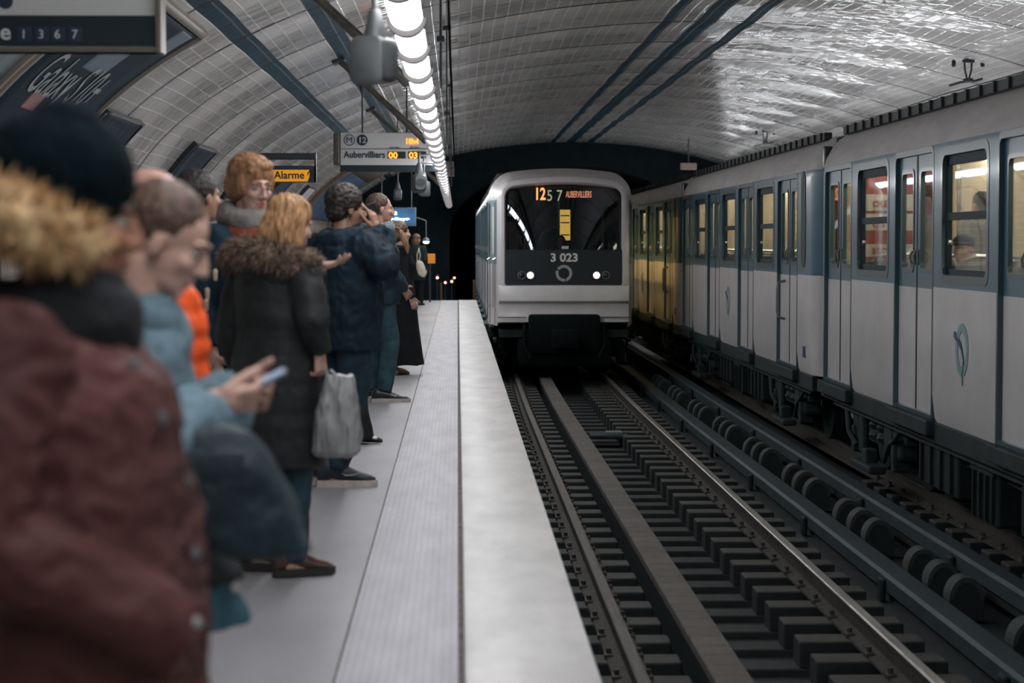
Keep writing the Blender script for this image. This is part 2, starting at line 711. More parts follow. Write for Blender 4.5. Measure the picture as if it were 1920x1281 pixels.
def sweep(b, prof, x0, ya, yb, step=2.0, mi=0, follow=True, z0=0.0):
    n = max(1, int((yb - ya) / step))
    rings = []
    for i in range(n + 1):
        y = ya + (yb - ya) * i / n
        dx = swing(y) if follow else 0
        rings.append([(x0 + dx + px, y, z0 + pz) for px, pz in prof])
    b.loft(rings, mi)


WEB = [(-.018, -.115), (.018, -.115), (.018, -.035), (.034, -.03), (.034, -.004), (-.034, -.004), (-.034, -.03), (-.018, -.035)]
HEAD = [(-.034, -.006), (.034, -.006), (.034, -.002), (.026, .004), (-.026, .004), (-.034, -.002)]
FOOT = [(-.10, -.145), (.10, -.145), (.10, -.128), (.03, -.112), (-.03, -.112), (-.10, -.128)]


def rail(x, ya, yb, label):
    t = empty('rail', (0, 0, Z_RAIL), 0, label, 'rail')
    for nm, pf, mm in (('web', WEB, M_RAILSIDE), ('head', HEAD, M_RAILTOP), ('foot', FOOT, M_GRIT)):
        b = MB()
        sweep(b, pf, x, ya, yb)
        b.build(nm, mm, t)
    return t


RX1, RX2 = .932, 2.405
rail(RX1, 4.0, 120, 'steel running rail of the nearer track, next to the white platform edge')
rail(RX2, 4.0, 120, 'steel running rail of the nearer track, on the side of the standing train')
rail(4.95 - .735, 5.0, 110, 'dark running rail under the near side of the standing blue and white train')
rail(4.95 + .735, 5.0, 110, 'dark running rail under the far side of the standing blue and white train')


def third_rail(x, label, top, half):
    t = empty('conductor_rail', (0, 0, Z_RAIL), 0, label, 'conductor rail')
    b = MB()
    sweep(b, [(-half, top - .115), (half, top - .115), (half, top - .02), (half - .025, top), (.025 - half, top), (-half, top - .02)], x, 5, 60)
    b.build('cover_beam', M_COVER, t)
    b = MB()
    sweep(b, [(-.045, top - .2), (.045, top - .2), (.045, top - .115), (-.045, top - .115)], x, 5, 60)
    b.build('web', M_RUBBER, t)
    for k in range(14):
        b = MB()
        y = 8.2 + k * 3.4
        b.box((x + swing(y), y, (top - .12 - .35) / 2), (.13, .10, top - .12 + .35), bevel=.03)
        b.box((x + swing(y) - half - .02, y, (top - .03 - .35) / 2), (.04, .14, top - .03 + .35), bevel=.018)
        b.build('bracket', M_UNDER, t)
    return t


M_COVER = mat('dusty_blue_cover_beam', (.017, .032, .037), .6, var=.35, vs=5, stretch=(2, .5, 1), bump=.2, bs=40)
third_rail(3.13, 'dusty flat-topped conductor rail beam next to the nearer track', -.15, .10)
third_rail(3.61, 'blue grey flat-topped conductor rail beam beside the standing train', .01, .085)

# sleepers
M_SLAB = mat('grey_concrete_sleeper', (.014, .019, .020), .8, var=.4, vs=7, bump=.3, bs=40)


def make_sleeper(x1, x2, label, group):
    t = empty('sleeper', (0, 0, Z_RAIL), 0, label, 'sleeper', group)
    for xc, w in ((x1 + .05, .54), (x2 - .03, .74)):
        b = MB()
        b.box((xc, 0, -.225), (w, .25, .17), bevel=.012)
        for f in b.bm.faces:
            if f.normal.z > .9:
                f.material_index = 1  # upward faces take a paler tone than the sides
        b.build('block', [M_TIMBER, M_TIMBERTOP], t)
    b = MB()
    b.box(((x1 + x2) / 2 - .02, 0, -.33), (x2 - x1 - .4, .26, .06), bevel=.01)
    b.build('tie', M_SLAB, t)
    for xr in (x1, x2):
        for sg in (-1, 1):
            b = MB()
            b.box((xr + sg * .085, 0, -.125), (.05, .10, .035), bevel=.008)
            b.lathe([(.016, 0), (.016, .03)], Matrix.Translation((xr + sg * .085, 0, -.11)), 8)
            b.build('rail_clip', M_RAILSIDE, t)
    return t


sl = make_sleeper(RX1, RX2, 'dark timber sleeper carrying the rails of the nearer track',
                  'sleepers of the nearer track')
for i in range(50):
    o = sl if i == 0 else copy_tree(sl)
    y = 8.9 + i * .6
    o.location = (swing(y), y, Z_RAIL)
sl2 = make_sleeper(4.215, 5.685, 'dark sleeper beneath the standing train, on the farther track',
                   'sleepers of the farther track')
for i in range(14):
    o = sl2 if i == 0 else copy_tree(sl2)
    y = 13.0 + i * .6
    o.location = (0, y, Z_RAIL)

# cable trough between the rails, capped with short planks
M_PLANK = None


def plank_material():
    m, nt, b = _nt('cracked_trough_planks')
    tc = N(nt, 'ShaderNodeTexCoord')
    sx = N(nt, 'ShaderNodeSeparateXYZ')
    nt.links.new(tc.outputs['Object'], sx.inputs[0])
    wob = N(nt, 'ShaderNodeTexNoise', i_Scale=9.0, i_Detail=2.0)
    nt.links.new(tc.outputs['Object'], wob.inputs['Vector'])
    y = MA(nt, 'ADD', MA(nt, 'DIVIDE', sx.outputs[1], .27), MA(nt, 'MULTIPLY', wob.outputs['Fac'], .35))
    f = MA(nt, 'FRACT', y)
    crack = MA(nt, 'LESS_THAN', f, .05)
    wn = N(nt, 'ShaderNodeTexWhiteNoise')
    wn.noise_dimensions = '1D'
    nt.links.new(MA(nt, 'FLOOR', y), wn.inputs['W'])
    n1 = N(nt, 'ShaderNodeTexNoise', i_Scale=14.0, i_Detail=5.0)
    nt.links.new(tc.outputs['Object'], n1.inputs['Vector'])
    v = MA(nt, 'ADD', MA(nt, 'MULTIPLY', n1.outputs['Fac'], .7), MA(nt, 'MULTIPLY', wn.outputs['Value'], .3))
    rp = N(nt, 'ShaderNodeValToRGB')
    rp.color_ramp.elements[0].position = .2
    rp.color_ramp.elements[0].color = (.058, .050, .043, 1)
    rp.color_ramp.elements[1].position = .8
    rp.color_ramp.elements[1].color = (.115, .10, .088, 1)
    nt.links.new(v, rp.inputs[0])
    mx = N(nt, 'ShaderNodeMix', data_type='RGBA')
    nt.links.new(crack, mx.inputs[0])
    nt.links.new(rp.outputs[0], mx.inputs[6])
    mx.inputs[7].default_value = (.025, .025, .025, 1)
    nt.links.new(mx.outputs[2], b.inputs['Base Color'])
    b.inputs['Roughness'].default_value = .75
    bp = N(nt, 'ShaderNodeBump', i_Strength=.6, i_Distance=.01)
    nt.links.new(MA(nt, 'SUBTRACT', 1.0, crack), bp.inputs['Height'])
    nt.links.new(bp.outputs[0], b.inputs['Normal'])
    return m


t = empty('cable_trough', (0, 0, Z_RAIL), 0, 'long plank-topped cable trough running between the rails of the nearer track', 'cable trough')
b = MB()
sweep(b, [(-.085, -.30), (.085, -.30), (.085, -.06), (-.085, -.06)], 1.395, 5, 60)
b.build('trough', M_UNDER, t)
b = MB()
sweep(b, [(-.098, -.06), (.098, -.06), (.098, -.012), (.09, -.004), (-.09, -.004), (-.098, -.012)], 1.395, 5, 60)
b.build('cover_planks', plank_material(), t)

# rounded insulator blocks between the two conductor rails, in threes
M_INSUL = mat('dusty_rounded_insulator', (.010, .017, .018), .75, var=.35, vs=9)
M_INSULEDGE = mat('pale_insulator_rim', (.036, .044, .043), .8, var=.3, vs=12)  # rim in a lighter tone than the block


def make_insulator():
    t = empty('insulator_block', (0, 0, Z_RAIL), 0, 'round-topped insulator block between the two conductor rail beams', 'insulator block', 'insulator blocks between the conductor rails')
    n = 14
    pr = [(-.115, -.36)] + [(.115 * math.cos(math.pi * (1 - i / n)), -.22 + .15 * math.sin(math.pi * (1 - i / n))) for i in range(n + 1)] + [(.115, -.36)]
    M = frame((0, -.09, 0), (1, 0, 0), (0, 0, 1)) @ Matrix.Translation((0, 0, -.18))
    b = MB()
    b.prism(pr, M, .18)
    b.build('block', M_INSUL, t)
    pr2 = [(x * 1.02, z + .004) for x, z in pr[1:-1]] + [(x * .80, (z + .22) * .80 - .22) for x, z in pr[1:-1]][::-1]
    b = MB()
    rings = []
    m = n + 1
    outer = [(x * 1.03, (z + .22) * 1.03 - .22) for x, z in pr[1:-1]]
    inner = [(x * .78, (z + .22) * .78 - .22) for x, z in pr[1:-1]]
    for i in range(m - 1):
        for ya, yb in ((-.096, .096),):
            a0, a1, c0, c1 = outer[i], outer[i + 1], inner[i], inner[i + 1]
            b.quad((a0[0], ya, a0[1]), (a1[0], ya, a1[1]), (c1[0], ya, c1[1]), (c0[0], ya, c0[1]))
            b.quad((a0[0], ya, a0[1]), (a1[0], ya, a1[1]), (a1[0], yb, a1[1]), (a0[0], yb, a0[1]))
            b.quad((a0[0], yb, a0[1]), (a1[0], yb, a1[1]), (c1[0], yb, c1[1]), (c0[0], yb, c0[1]))
    b.build('rim', M_INSULEDGE, t)
    return t


ins = make_insulator()
k = 0
for g in range(9):
    for j in range(3):
        y = 11.2 + g * 2.95 + j * .66
        o = ins if k == 0 else copy_tree(ins)
        o.location = (3.395, y, Z_RAIL + .035)
        k += 1
# rail joint box between the tracks and a small junction plate
t = empty('track_beacon', (1.86, 26.2, Z_RAIL - .2), 0, 'small flat dark metal beacon plate between the rails, ahead of the train', 'beacon')
b = MB()
b.box((0, 0, .02), (.46, .5, .05), bevel=.015)
b.build('plate', M_UNDER2, t)
b = MB()
b.box((.06, -.05, .06), (.2, .2, .04), bevel=.01)
b.build('lid', M_GREYMETAL, t)
# ------------------------------------------------------------------ metro cars
HW = 1.2                                     # half width of a car
PROFILE = [(.78, .03), (.82, .02), (1.0, .0), (1.85, .0), (1.92, .0), (2.9, .0), (2.93, .0), (2.97, .003), (3.06, .03), (3.16, .085), (3.25, .16), (3.32, .26)]
HS = [p[0] for p in PROFILE]
BELT, BAND = 1.85, 2.97


def prof(h):
    for (h0, a), (h1, c) in zip(PROFILE, PROFILE[1:]):
        if h <= h1:
            return a + (c - a) * (h - h0) / (h1 - h0)
    return PROFILE[-1][1]


def panel(b, ys, hs, holes, xf, mif, th, s, inner_mi=3):
    """sheet with openings: s is the outward direction along x; xf gives the outer face"""
    def filled(i, j):
        if i < 0 or j < 0 or i >= len(ys) - 1 or j >= len(hs) - 1:
            return False
        yc, hc = (ys[i] + ys[i + 1]) / 2, (hs[j] + hs[j + 1]) / 2
        return not any(a < yc < c and d < hc < e for a, c, d, e in holes)

    def pt(i, j, inn):
        y, h = ys[i], hs[j]
        x = xf(h, y) - (th if inn else 0)
        return (s * x, y, h)
    for i in range(len(ys) - 1):
        for j in range(len(hs) - 1):
            if not filled(i, j):
                continue
            mi = mif((hs[j] + hs[j + 1]) / 2)
            q = [(i, j), (i + 1, j), (i + 1, j + 1), (i, j + 1)]
            b.quad(*[pt(*k, False) for k in q], mi=mi)
            b.quad(*[pt(*k, True) for k in q[::-1]], mi=inner_mi)
            for (n0, n1), (di, dj) in (((0, 1), (0, -1)), ((1, 2), (1, 0)), ((2, 3), (0, 1)), ((3, 0), (-1, 0))):
                if not filled(i + di, j + dj):
                    k0, k1 = q[n0], q[n1]
                    b.quad(pt(*k0, False), pt(*k1, False), pt(*k1, True), pt(*k0, True), mi=mi)
    bmesh.ops.remove_doubles(b.bm, verts=b.bm.verts, dist=.0008)


def rrect(hw, z0, z1, rt, rb, arch=0.0, k=5, top=6):
    """closed outline, bottom-left round to the right, same count for every set of sizes"""
    pts = []
    for cx, cz, a0, r in ((-hw + rb, z0 + rb, math.pi, rb), (hw - rb, z0 + rb, 1.5 * math.pi, rb)):
        for i in range(k + 1):
            a = a0 + (math.pi / 2) * i / k
            pts.append((cx + r * math.cos(a), cz + r * math.sin(a)))
    for i in range(k + 1):
        a = (math.pi / 2) * i / k
        pts.append((hw - rt + rt * math.cos(a), z1 - rt + rt * math.sin(a)))
    for i in range(1, top):
        pts.append((hw - rt - (2 * hw - 2 * rt) * i / top, z1))
    for i in range(k + 1):
        a = math.pi / 2 + (math.pi / 2) * i / k
        pts.append((-hw + rt + rt * math.cos(a), z1 - rt + rt * math.sin(a)))
    return [(x, z + (arch * (1 - (x / hw) ** 2) if z > (z0 + z1) / 2 else 0)) for x, z in pts]


def ring_part(outer, inner, fn, depth):
    """frame between two outlines; fn maps (u, v, w) to a place, w into the depth"""
    b = MB()
    n = len(outer)
    A = [b.bm.verts.new(fn(u, v, 0)) for u, v in outer]
    B = [b.bm.verts.new(fn(u, v, 0)) for u, v in inner]
    C = [b.bm.verts.new(fn(u, v, depth)) for u, v in inner]
    D = [b.bm.verts.new(fn(u, v, depth)) for u, v in outer]
    for r0, r1 in ((A, B), (B, C), (C, D), (D, A)):
        for i in range(n):
            b.bm.faces.new((r0[i], r0[(i + 1) % n], r1[(i + 1) % n], r1[i]))
    return b


EMB_LINE = [(-1.22, .56, .13), (-.98, .47, .15), (-.68, .36, .09), (-.40, .26, .13), (-.18, .18, .12), (0, .02, .06), (.18, -.2, .05), (.30, -.36, .06), (.22, -.62, .055), (.12, -.95, .05), (.14, -1.3, .05)]


def emblem(c, axes, r, m_ring, m_line, parent):
    M = frame(c, *axes)
    b = MB()
    n = 36
    for i in range(n):
        a0, a1 = 2 * math.pi * i / n, 2 * math.pi * (i + 1) / n
        f = lambda a, q: M @ V((q * r * math.cos(a), q * r * math.sin(a), .003))
        b.quad(f(a0, 1), f(a1, 1), f(a1, .66), f(a0, .66))
        g = lambda a: M @ V((r * math.cos(a), r * math.sin(a), 0))
        b.quad(g(a0), g(a1), f(a1, 1), f(a0, 1))
    e = b.build('emblem', m_ring, parent)
    b = MB()
    for (x0, y0, w0), (x1, y1, w1) in zip(EMB_LINE, EMB_LINE[1:]):
        w0, w1 = w0 * .9, w1 * .9
        d = V((x1 - x0, y1 - y0)).normalized()
        nn = V((-d.y, d.x))
        q = [V((x0, y0)) + nn * w0, V((x1, y1)) + nn * w1, V((x1, y1)) - nn * w1, V((x0, y0)) - nn * w0]
        b.quad(*[M @ V((p.x * r, p.y * r, .006)) for p in q])
        b.quad(*[M @ V((p.x * r, p.y * r, .001)) for p in q])
    b.build('profile_line', m_line, e)
    return e


def bogie(parent, y):
    bo = MB()
    for s in (-1, 1):
        # side frame beam, dipped in the middle
        bo.loft([[(s * .98 + dx, y + yy, zz + dz) for dx, dz in ((-.06, -.07), (.06, -.07), (.06, .07), (-.06, .07))]
                 for yy, zz in ((-1.25, .50), (-.75, .52), (-.45, .40), (.45, .40), (.75, .52), (1.25, .50))])
        for yy in (-.95, .95):
            bo.box((s * .98, y + yy, .42), (.2, .3, .3), bevel=.04)
            bo.box((s * 1.03, y + yy, .30), (.16, .12, .26), bevel=.02)
        for yy in (-.18, .18):
            bo.lathe([(.10, .36), (.12, .40), (.09, .45), (.12, .50), (.09, .55), (.12, .60), (.09, .66)], Matrix.Translation((s * .98, y + yy, 0)), 14)
        # plate and brake gear hanging below the sole bar
        bo.box((s * 1.06, y - .62, .50), (.05, .34, .44), bevel=.02)
        bo.box((s * 1.07, y + .58, .45), (.06, .22, .50), bevel=.02)
        bo.tube([(s * 1.1, y - 1.4, .62), (s * 1.12, y - 1.15, .48), (s * 1.1, y - .8, .40), (s * 1.1, y - .55, .22)], .022, 8)
        bo.tube([(s * 1.1, y + 1.3, .64), (s * 1.13, y + 1.0, .36), (s * 1.1, y + .75, .25)], .028, 8)
        # current collector shoe over the conductor rail
        bo.box((s * 1.14, y, .13), (.16, .95, .07), bevel=.02)
        bo.box((s * 1.12, y, .22), (.12, .2, .14), bevel=.02)
    bo.box((0, y, .48), (1.8, .5, .16), bevel=.03)
    fr = bo.build('bogie', M_UNDER2, parent)
    for yy in (-.95, .95):
        w = MB()
        for s in (-1, 1):
            w.lathe([(.0, -.065), (.43, -.065), (.43, .02), (.455, .035), (.455, .06), (.12, .06), (.1, .09), (0, .09)],
                    frame((s * .72, y + yy, .43), (0, 1, 0), (0, 0, 1)) if s < 0 else frame((s * .72, y + yy, .43), (0, -1, 0), (0, 0, 1)), 28)
        w.tube([(-.7, y + yy, .43), (.7, y + yy, .43)], .07, 12)
        w.build('wheelset', M_UNDER, fr, smooth=True)
    return fr


DOOR_W = 1.45
DOORS = [1.05, 4.55, 8.05, 11.55]


def side_of_car(root, s, L, doors, wins, yfrom=0.0):
    holes = [(d, d + DOOR_W, .82, 2.93) for d in doors] + [(w, w + 1.45, 1.92, 2.9) for w in wins]
    ys = {yfrom, L}
    for d in (.02, .06, .12, .2):
        ys |= {L - d}
        if yfrom == 0:
            ys |= {d}
    for a, c, _, _ in holes:
        ys |= {a, c}
    ys = sorted(ys)

    def ends(y):
        e = 0
        if yfrom == 0 and y < .2:
            e = .2 - math.sqrt(max(0, .04 - (.2 - y) ** 2))
        if y > L - .2:
            e = max(e, .2 - math.sqrt(max(0, .04 - (.2 - (L - y)) ** 2)))
        return e
    b = MB()
    panel(b, ys, HS, holes, lambda h, y: HW - prof(h) - ends(y) * .8, lambda h: 0 if h < BELT else (1 if h < BAND else 2), .055, s)
    b.build('body_side', [M_WHITE, M_BLUE, M_ROOFW, M_INT], root, smooth=True, angle=30)
    # windows
    for w in wins:
        fn = lambda u, v, d, w=w: (s * (HW + .004 - d), w + .725 + u, v)
        fr = ring_part(rrect(.755, 1.885, 2.935, .11, .11), rrect(.695, 1.95, 2.87, .09, .09), fn, .075)
        f = fr.build('window', M_DBLUE, root, smooth=True, angle=40)
        # inner sash: transom under the vent and the sliding bar half way up
        fr = MB()
        fr.box((s * (HW - .05), w + .725, 2.835), (.03, 1.40, .08))
        fr.box((s * (HW - .05), w + .725, 2.40), (.035, 1.40, .06))
        for yy in (.05, 1.40):
            fr.box((s * (HW - .05), w + yy, 2.4), (.03, .07, .95))
        fr.box((s * (HW - .05), w + .725, 1.965), (.03, 1.40, .06))
        fr.build('sash', M_SASH, f)
        for z0, z1 in ((1.99, 2.37), (2.43, 2.80)):
            g = MB()
            g.box((s * (HW - .05), w + .725, (z0 + z1) / 2), (.006, 1.29, z1 - z0))
            g.build('pane', M_PANE, f)
        k = MB()
        k.lathe([(.0, 0), (.022, 0), (.018, .02), (0, .022)], frame((s * (HW - .034), w + 1.36, 2.2), (0, -s, 0), (0, 0, 1)), 12)
        k.build('latch', M_STEEL, f)
    # doors
    for i, d in enumerate(doors):
        fn = lambda u, v, dd, d=d: (s * (HW + .003 - dd), d + DOOR_W / 2 + u, v)
        fr = ring_part(rrect(.755, .80, 2.965, .09, .01), rrect(.715, .83, 2.915, .06, .01), fn, .08)
        fr.build('door_frame', M_DBLUE, root, smooth=True, angle=40)
        st = MB()
        st.box((s * (HW + .0), d + DOOR_W / 2, .735), (.12, DOOR_W + .14, .125), bevel=.012)
        st.build('door_step', M_UNDER2, root)
        for y0, y1 in ((d + .015, d + DOOR_W / 2 - .016), (d + DOOR_W / 2 + .016, d + DOOR_W - .015)):
            lf = MB()
            hole = (y0 + .13, y1 - .12, 1.98, 2.78)
            panel(lf, sorted({y0, y0 + .13, y1 - .12, y1}), [.83, 1.83, 1.98, 2.78, 2.92], [hole], lambda h, y: HW - .035,
                  lambda h: 0 if h < 1.83 else 1, .03, s, 2)
            cc = (hole[0] + hole[1]) / 2
            rp = ring_part(rrect((hole[1] - hole[0]) / 2 + .03, 1.95, 2.81, .07, .07), rrect((hole[1] - hole[0]) / 2 - .005, 1.99, 2.775, .05, .05),
                           lambda u, v, dd: (s * (HW - .028 - dd), cc + u, v), .03)
            for fc in rp.bm.faces:
                fc.material_index = 3
            me = rp.mesh('tmp', [M_DBLUE])
            lf.bm.from_mesh(me)
            bpy.data.meshes.remove(me)
            ob = lf.build('door', [M_WHITE, M_BLUE, M_INT, M_DBLUE], root)
            g = MB()
            g.box((s * (HW - .05), cc, 2.38), (.006, hole[1] - hole[0], .80))
            g.build('pane', M_PANE, ob)
            h = MB()
            ye = y1 - .05 if y0 < d + .3 else y0 + .05
            h.tube([(s * (HW - .03), ye, 2.03), (s * (HW + .005), ye, 2.04), (s * (HW + .012), ye, 2.09), (s * (HW - .01), ye, 2.13)], .010, 8)
            h.box((s * (HW - .025), ye, 2.08), (.02, .03, .13), bevel=.008)
            h.build('handle', M_GREYMETAL, ob)
        sl = MB()
        sl.box((s * (HW - .045), d + DOOR_W / 2, 1.875), (.03, .05, 2.09), bevel=.008)
        sl.build('rubber_seal', M_RUBBER, root)


def add_interior(root, L, y0=.2, lamp=None):
    b = MB()
    b.box((0, (y0 + L - .1) / 2, 1.04), (2.26, L - .1 - y0, .06))
    b.build('floor_panel', M_INTFLOOR, root)
    b = MB()
    b.box((0, (y0 + L - .1) / 2, 3.12), (2.0, L - .1 - y0, .04))
    b.build('ceiling_panel', M_INT, root)
    n = int((L - y0) / 1.3)
    for i in range(n):
        for x in (-.55, .55):
            b = MB()
            b.box((x, y0 + .9 + i * 1.3, 3.075), (.14, .85, .05), bevel=.015)
            b.build('ceiling_lamp', lamp or E_CARLAMP, root)
    for s in (-1, 1):
        for a, c in zip(DOORS, DOORS[1:]):
            for k, yc in enumerate((a + DOOR_W + .45, c - .45)):
                st = MB()
                sg = 1 if k == 0 else -1
                st.box((s * .68, yc, 1.45), (.86, .42, .10), bevel=.03)
                st.box((s * .68, yc - sg * .22, 1.75), (.86, .07, .56), bevel=.03)
                st.box((s * .68, yc, 1.23), (.7, .3, .34))
                so = st.build('seat', M_SEAT, root, smooth=True)
                g = MB()
                ya = yc - sg * .26
                g.tube([(s * 1.05, ya, 1.75), (s * 1.05, ya, 1.98), (s * 1.0, ya, 2.06), (s * .9, ya, 2.09), (s * .45, ya, 2.09), (s * .33, ya, 2.06), (s * .28, ya, 1.98), (s * .28, ya, 1.6)], .018, 8)
                g.build('grab_rail', M_STEEL, so)
    for d in DOORS:
        b = MB()
        b.tube([(0, d + DOOR_W / 2, 1.07), (0, d + DOOR_W / 2, 3.1)], .02, 10)
        b.build('pole', M_STEEL, root)


def roof_of_car(root, L, y0=0.0):
    b = MB()
    rings = []
    xs = [-.955, -.8, -.5, 0, .5, .8, .955]
    for y in (y0, L):
        top = [(x, y, 3.30 + .15 * (1 - (x / .955) ** 2)) for x in xs]
        bot = [(x, y, 3.22) for x in xs[::-1]]
        rings.append(top + bot)
    b.loft(rings)
    b.build('roof', M_DARKMETAL, root, smooth=True)
    for s in (-1, 1):
        b = MB()
        b.box((s * .985, (y0 + L) / 2, 3.335), (.09, L - y0 - .7, .085), bevel=.01)
        k = y0 + .5
        while k < L - .4:
            b.box((s * 1.035, k, 3.335), (.035, .06, .085))
            k += .42
        b.build('roof_gutter', M_RUBBER, root)


def car_end(root, y, L, sgn):
    """end wall of a car, with the dark gangway frame"""
    b = MB()
    pts = []
    hs = [.78, 1.85, 1.85, 2.97, 2.97, 3.16, 3.32]
    n = len(hs)
    o = sgn * -.01
    for j in range(n - 1):
        if hs[j] == hs[j + 1]:
            continue
        w0, w1 = HW - prof(hs[j]) - .17, HW - prof(hs[j + 1]) - .17
        mi = 0 if hs[j + 1] <= BELT else (1 if hs[j + 1] <= BAND else 2)
        for yy in (y + o, y + o - sgn * .06):
            b.quad((-w0, yy, hs[j]), (w0, yy, hs[j]), (w1, yy, hs[j + 1]), (-w1, yy, hs[j + 1]), mi=mi if yy == y + o else 3)
    b.build('end_wall', [M_WHITE, M_BLUE, M_ROOFW, M_INT], root)
    b = MB()
    b.box((0, y + sgn * .05, 1.95), (.9, .12, 2.0), bevel=.04)
    b.build('gangway', M_RUBBER, root)


def underframe(root, L, y0=.05):
    b = MB()
    for s in (-1, 1):
        b.box((s * (HW - .05), (L - .05 + y0) / 2, .70), (.08, L - .05 - y0, .17), bevel=.01)
        b.box((s * (HW - .09), L / 2, .585), (.05, L - 1.0, .05))
    b.box((0, L / 2, .72), (2.1, L - .2, .12))
    b.build('sole_bar', M_UNDER2, root)
    for y, l, z in ((5.1, 1.3, .40), (6.75, .75, .36), (8.3, 1.4, .42)):
        for s in (-1, 1):
            b = MB()
            b.box((s * .86, y, z + .02), (.46, l, .46), bevel=.02)
            for k in range(4):
                b.box((s * 1.10, y - l / 2 + l * (k + .5) / 4, z + .02), (.03, .03, .42))
            b.box((s * 1.10, y, z + .17), (.035, l * .9, .03))
            b.build('equipment_box', M_UNDER, root)
    for y in (2.35, L - 2.35):
        bogie(root, y)
    b = MB()
    b.tube([(-1.0, 3.9, .52), (-1.02, 5.0, .46), (-1.0, 6.6, .50), (-1.0, 8.5, .47), (-1.0, 9.6, .54)], .025, 8)
    b.build('air_pipe', M_UNDER2, root)


CAR_L = 13.3


def make_car(label):
    root = empty('metro_car', (0, 0, 0), 0, label, 'train car', 'cars of the standing train')
    for s in (-1, 1):
        wins = [d + DOOR_W + .30 for d in DOORS[:-1]]
        side_of_car(root, s, CAR_L, DOORS, wins)
        b = MB()
        pr = rrect(.15, 1.93, 2.97, .149, .149)
        b.loft([[(s * (HW + q), .62 + u, v) for u, v in pr] for q in (-.01, .006)])
        b.build('end_recess', M_RUBBER, root)
        emblem((s * (HW + .002), 7.03, 1.40), FACE_TRACK if s < 0 else ((0, 1, 0), (0, 0, 1)), .20, M_JADE, M_NAVY, root)
        # cab-side grab handle on the first door
        b = MB()
        b.tube([(s * (HW - .03), 2.1, 1.76), (s * (HW + .05), 2.1, 1.74), (s * (HW + .06), 2.1, 1.66), (s * (HW + .06), 2.1, 1.42), (s * (HW + .05), 2.1, 1.34), (s * (HW - .03), 2.1, 1.32)], .016, 8)
        b.build('grab_handle', M_GREYMETAL, root)
        b = MB()
        b.box((s * (HW - .05), CAR_L - .13, 2.62 + .45), (.10, .10, .24), bevel=.02)
        b.build('marker_lamp', M_BLACK, root)
        b = MB()
        b.box((s * (HW + .001), .52, 1.02), (.012, .16, .12))
        b.build('data_plate', M_NAVY, root)
    add_interior(root, CAR_L)
    roof_of_car(root, CAR_L)
    car_end(root, .02, CAR_L, -1)
    car_end(root, CAR_L - .02, CAR_L, 1)
    underframe(root, CAR_L)
    return root


RT_X = 4.95
car = make_car('nearest blue and white metro car of the standing train, cut off by the photo edge')
car.location = (RT_X, 8.72, Z_RAIL)
car2 = copy_tree(car)
car2['label'] = 'middle blue and white metro car of the standing train, between two car joints'
car2.location = (RT_X, 22.45, Z_RAIL)
car3 = copy_tree(car)
car3['label'] = 'farthest visible car of the standing train, yellow-lit lower side beside the arriving train'
car3.location = (RT_X, 36.15, Z_RAIL)
# red advertising panel inside the near car, seen through its far window
ad = empty('wall_poster', (0, 0, 0), 0, 'red advertising panel with white lines of text inside the nearest standing car', 'poster')
AX, AY = 4.30, 21.86
b = MB()
b.box((AX + .24, AY - .03, 1.75), (.78, .02, 1.15))
b.build('panel', M_RED, ad)
for z, h in ((1.86, .17), (1.66, .17), (1.37, .13)):
    b = MB()
    b.box((AX + .24, AY - .043, z), (.76, .006, h))
    b.build('text_band', M_PAPER, ad)
for body, z, sz in (('ourro', 1.815, .14), ('os pr', 1.605, .14), ('stoir', 1.335, .13)):
    lettering('lettering', body, sz, (AX - .05, AY - .048, z), FACE_CAM, M_RED, ad, bold=.003)

# ------------------------------------------------------------------ arriving train
M_MAGENTA = None
FX, FY = 1.725, 34.6
LEAD = empty('metro_train', (FX, FY, Z_RAIL), 0, 'arriving white metro car with black cab front and two lit headlights', 'train car')
LL = 14.2
CABY = 1.30                                   # the cab narrows from here to the front
for s in (-1, 1):
    side_of_car(LEAD, s, LL, [2.3, 5.6, 8.9, 12.2], [4.0, 7.3, 10.6], yfrom=CABY)
roof_of_car(LEAD, LL, CABY)
car_end(LEAD, LL - .02, LL, 1)
underframe(LEAD, LL, 1.4)
add_interior(LEAD, LL, 1.95, E_CABINLAMP)
# front moulding, ring by ring from the window opening to the body
RINGS = [(.13, .94, 1.50, 3.06, .12, .05, .085), (.02, .95, 1.49, 3.07, .13, .06, .09), (-.01, .967, 1.475, 3.09, .14, .06, .095),
         (-.005, 1.01, 1.45, 3.13, .17, .06, .10), (.05, 1.045, 1.41, 3.165, .21, .05, .105), (.16, 1.065, 1.36, 3.20, .27, .05, .11),
         (.34, 1.085, 1.30, 3.25, .31, .04, .12), (CABY, 1.20, .82, 3.325, .36, .03, .12)]
b = MB()
b.loft([[(x, y, z) for x, z in rrect(hw, z0, z1, rt, rb, ar, 6, 10)] for y, hw, z0, z1, rt, rb, ar in RINGS], caps=False)
for f in b.bm.faces:
    c = f.calc_center_median()
    if c.y > .10 and c.z > 3.16:
        f.material_index = 1
b.build('front_surround', [M_WHITE, M_ROOFW], LEAD, smooth=True, angle=50)


def cab_x(y):
    return 1.085 + (1.20 - 1.085) * (y - .34) / (CABY - .34)


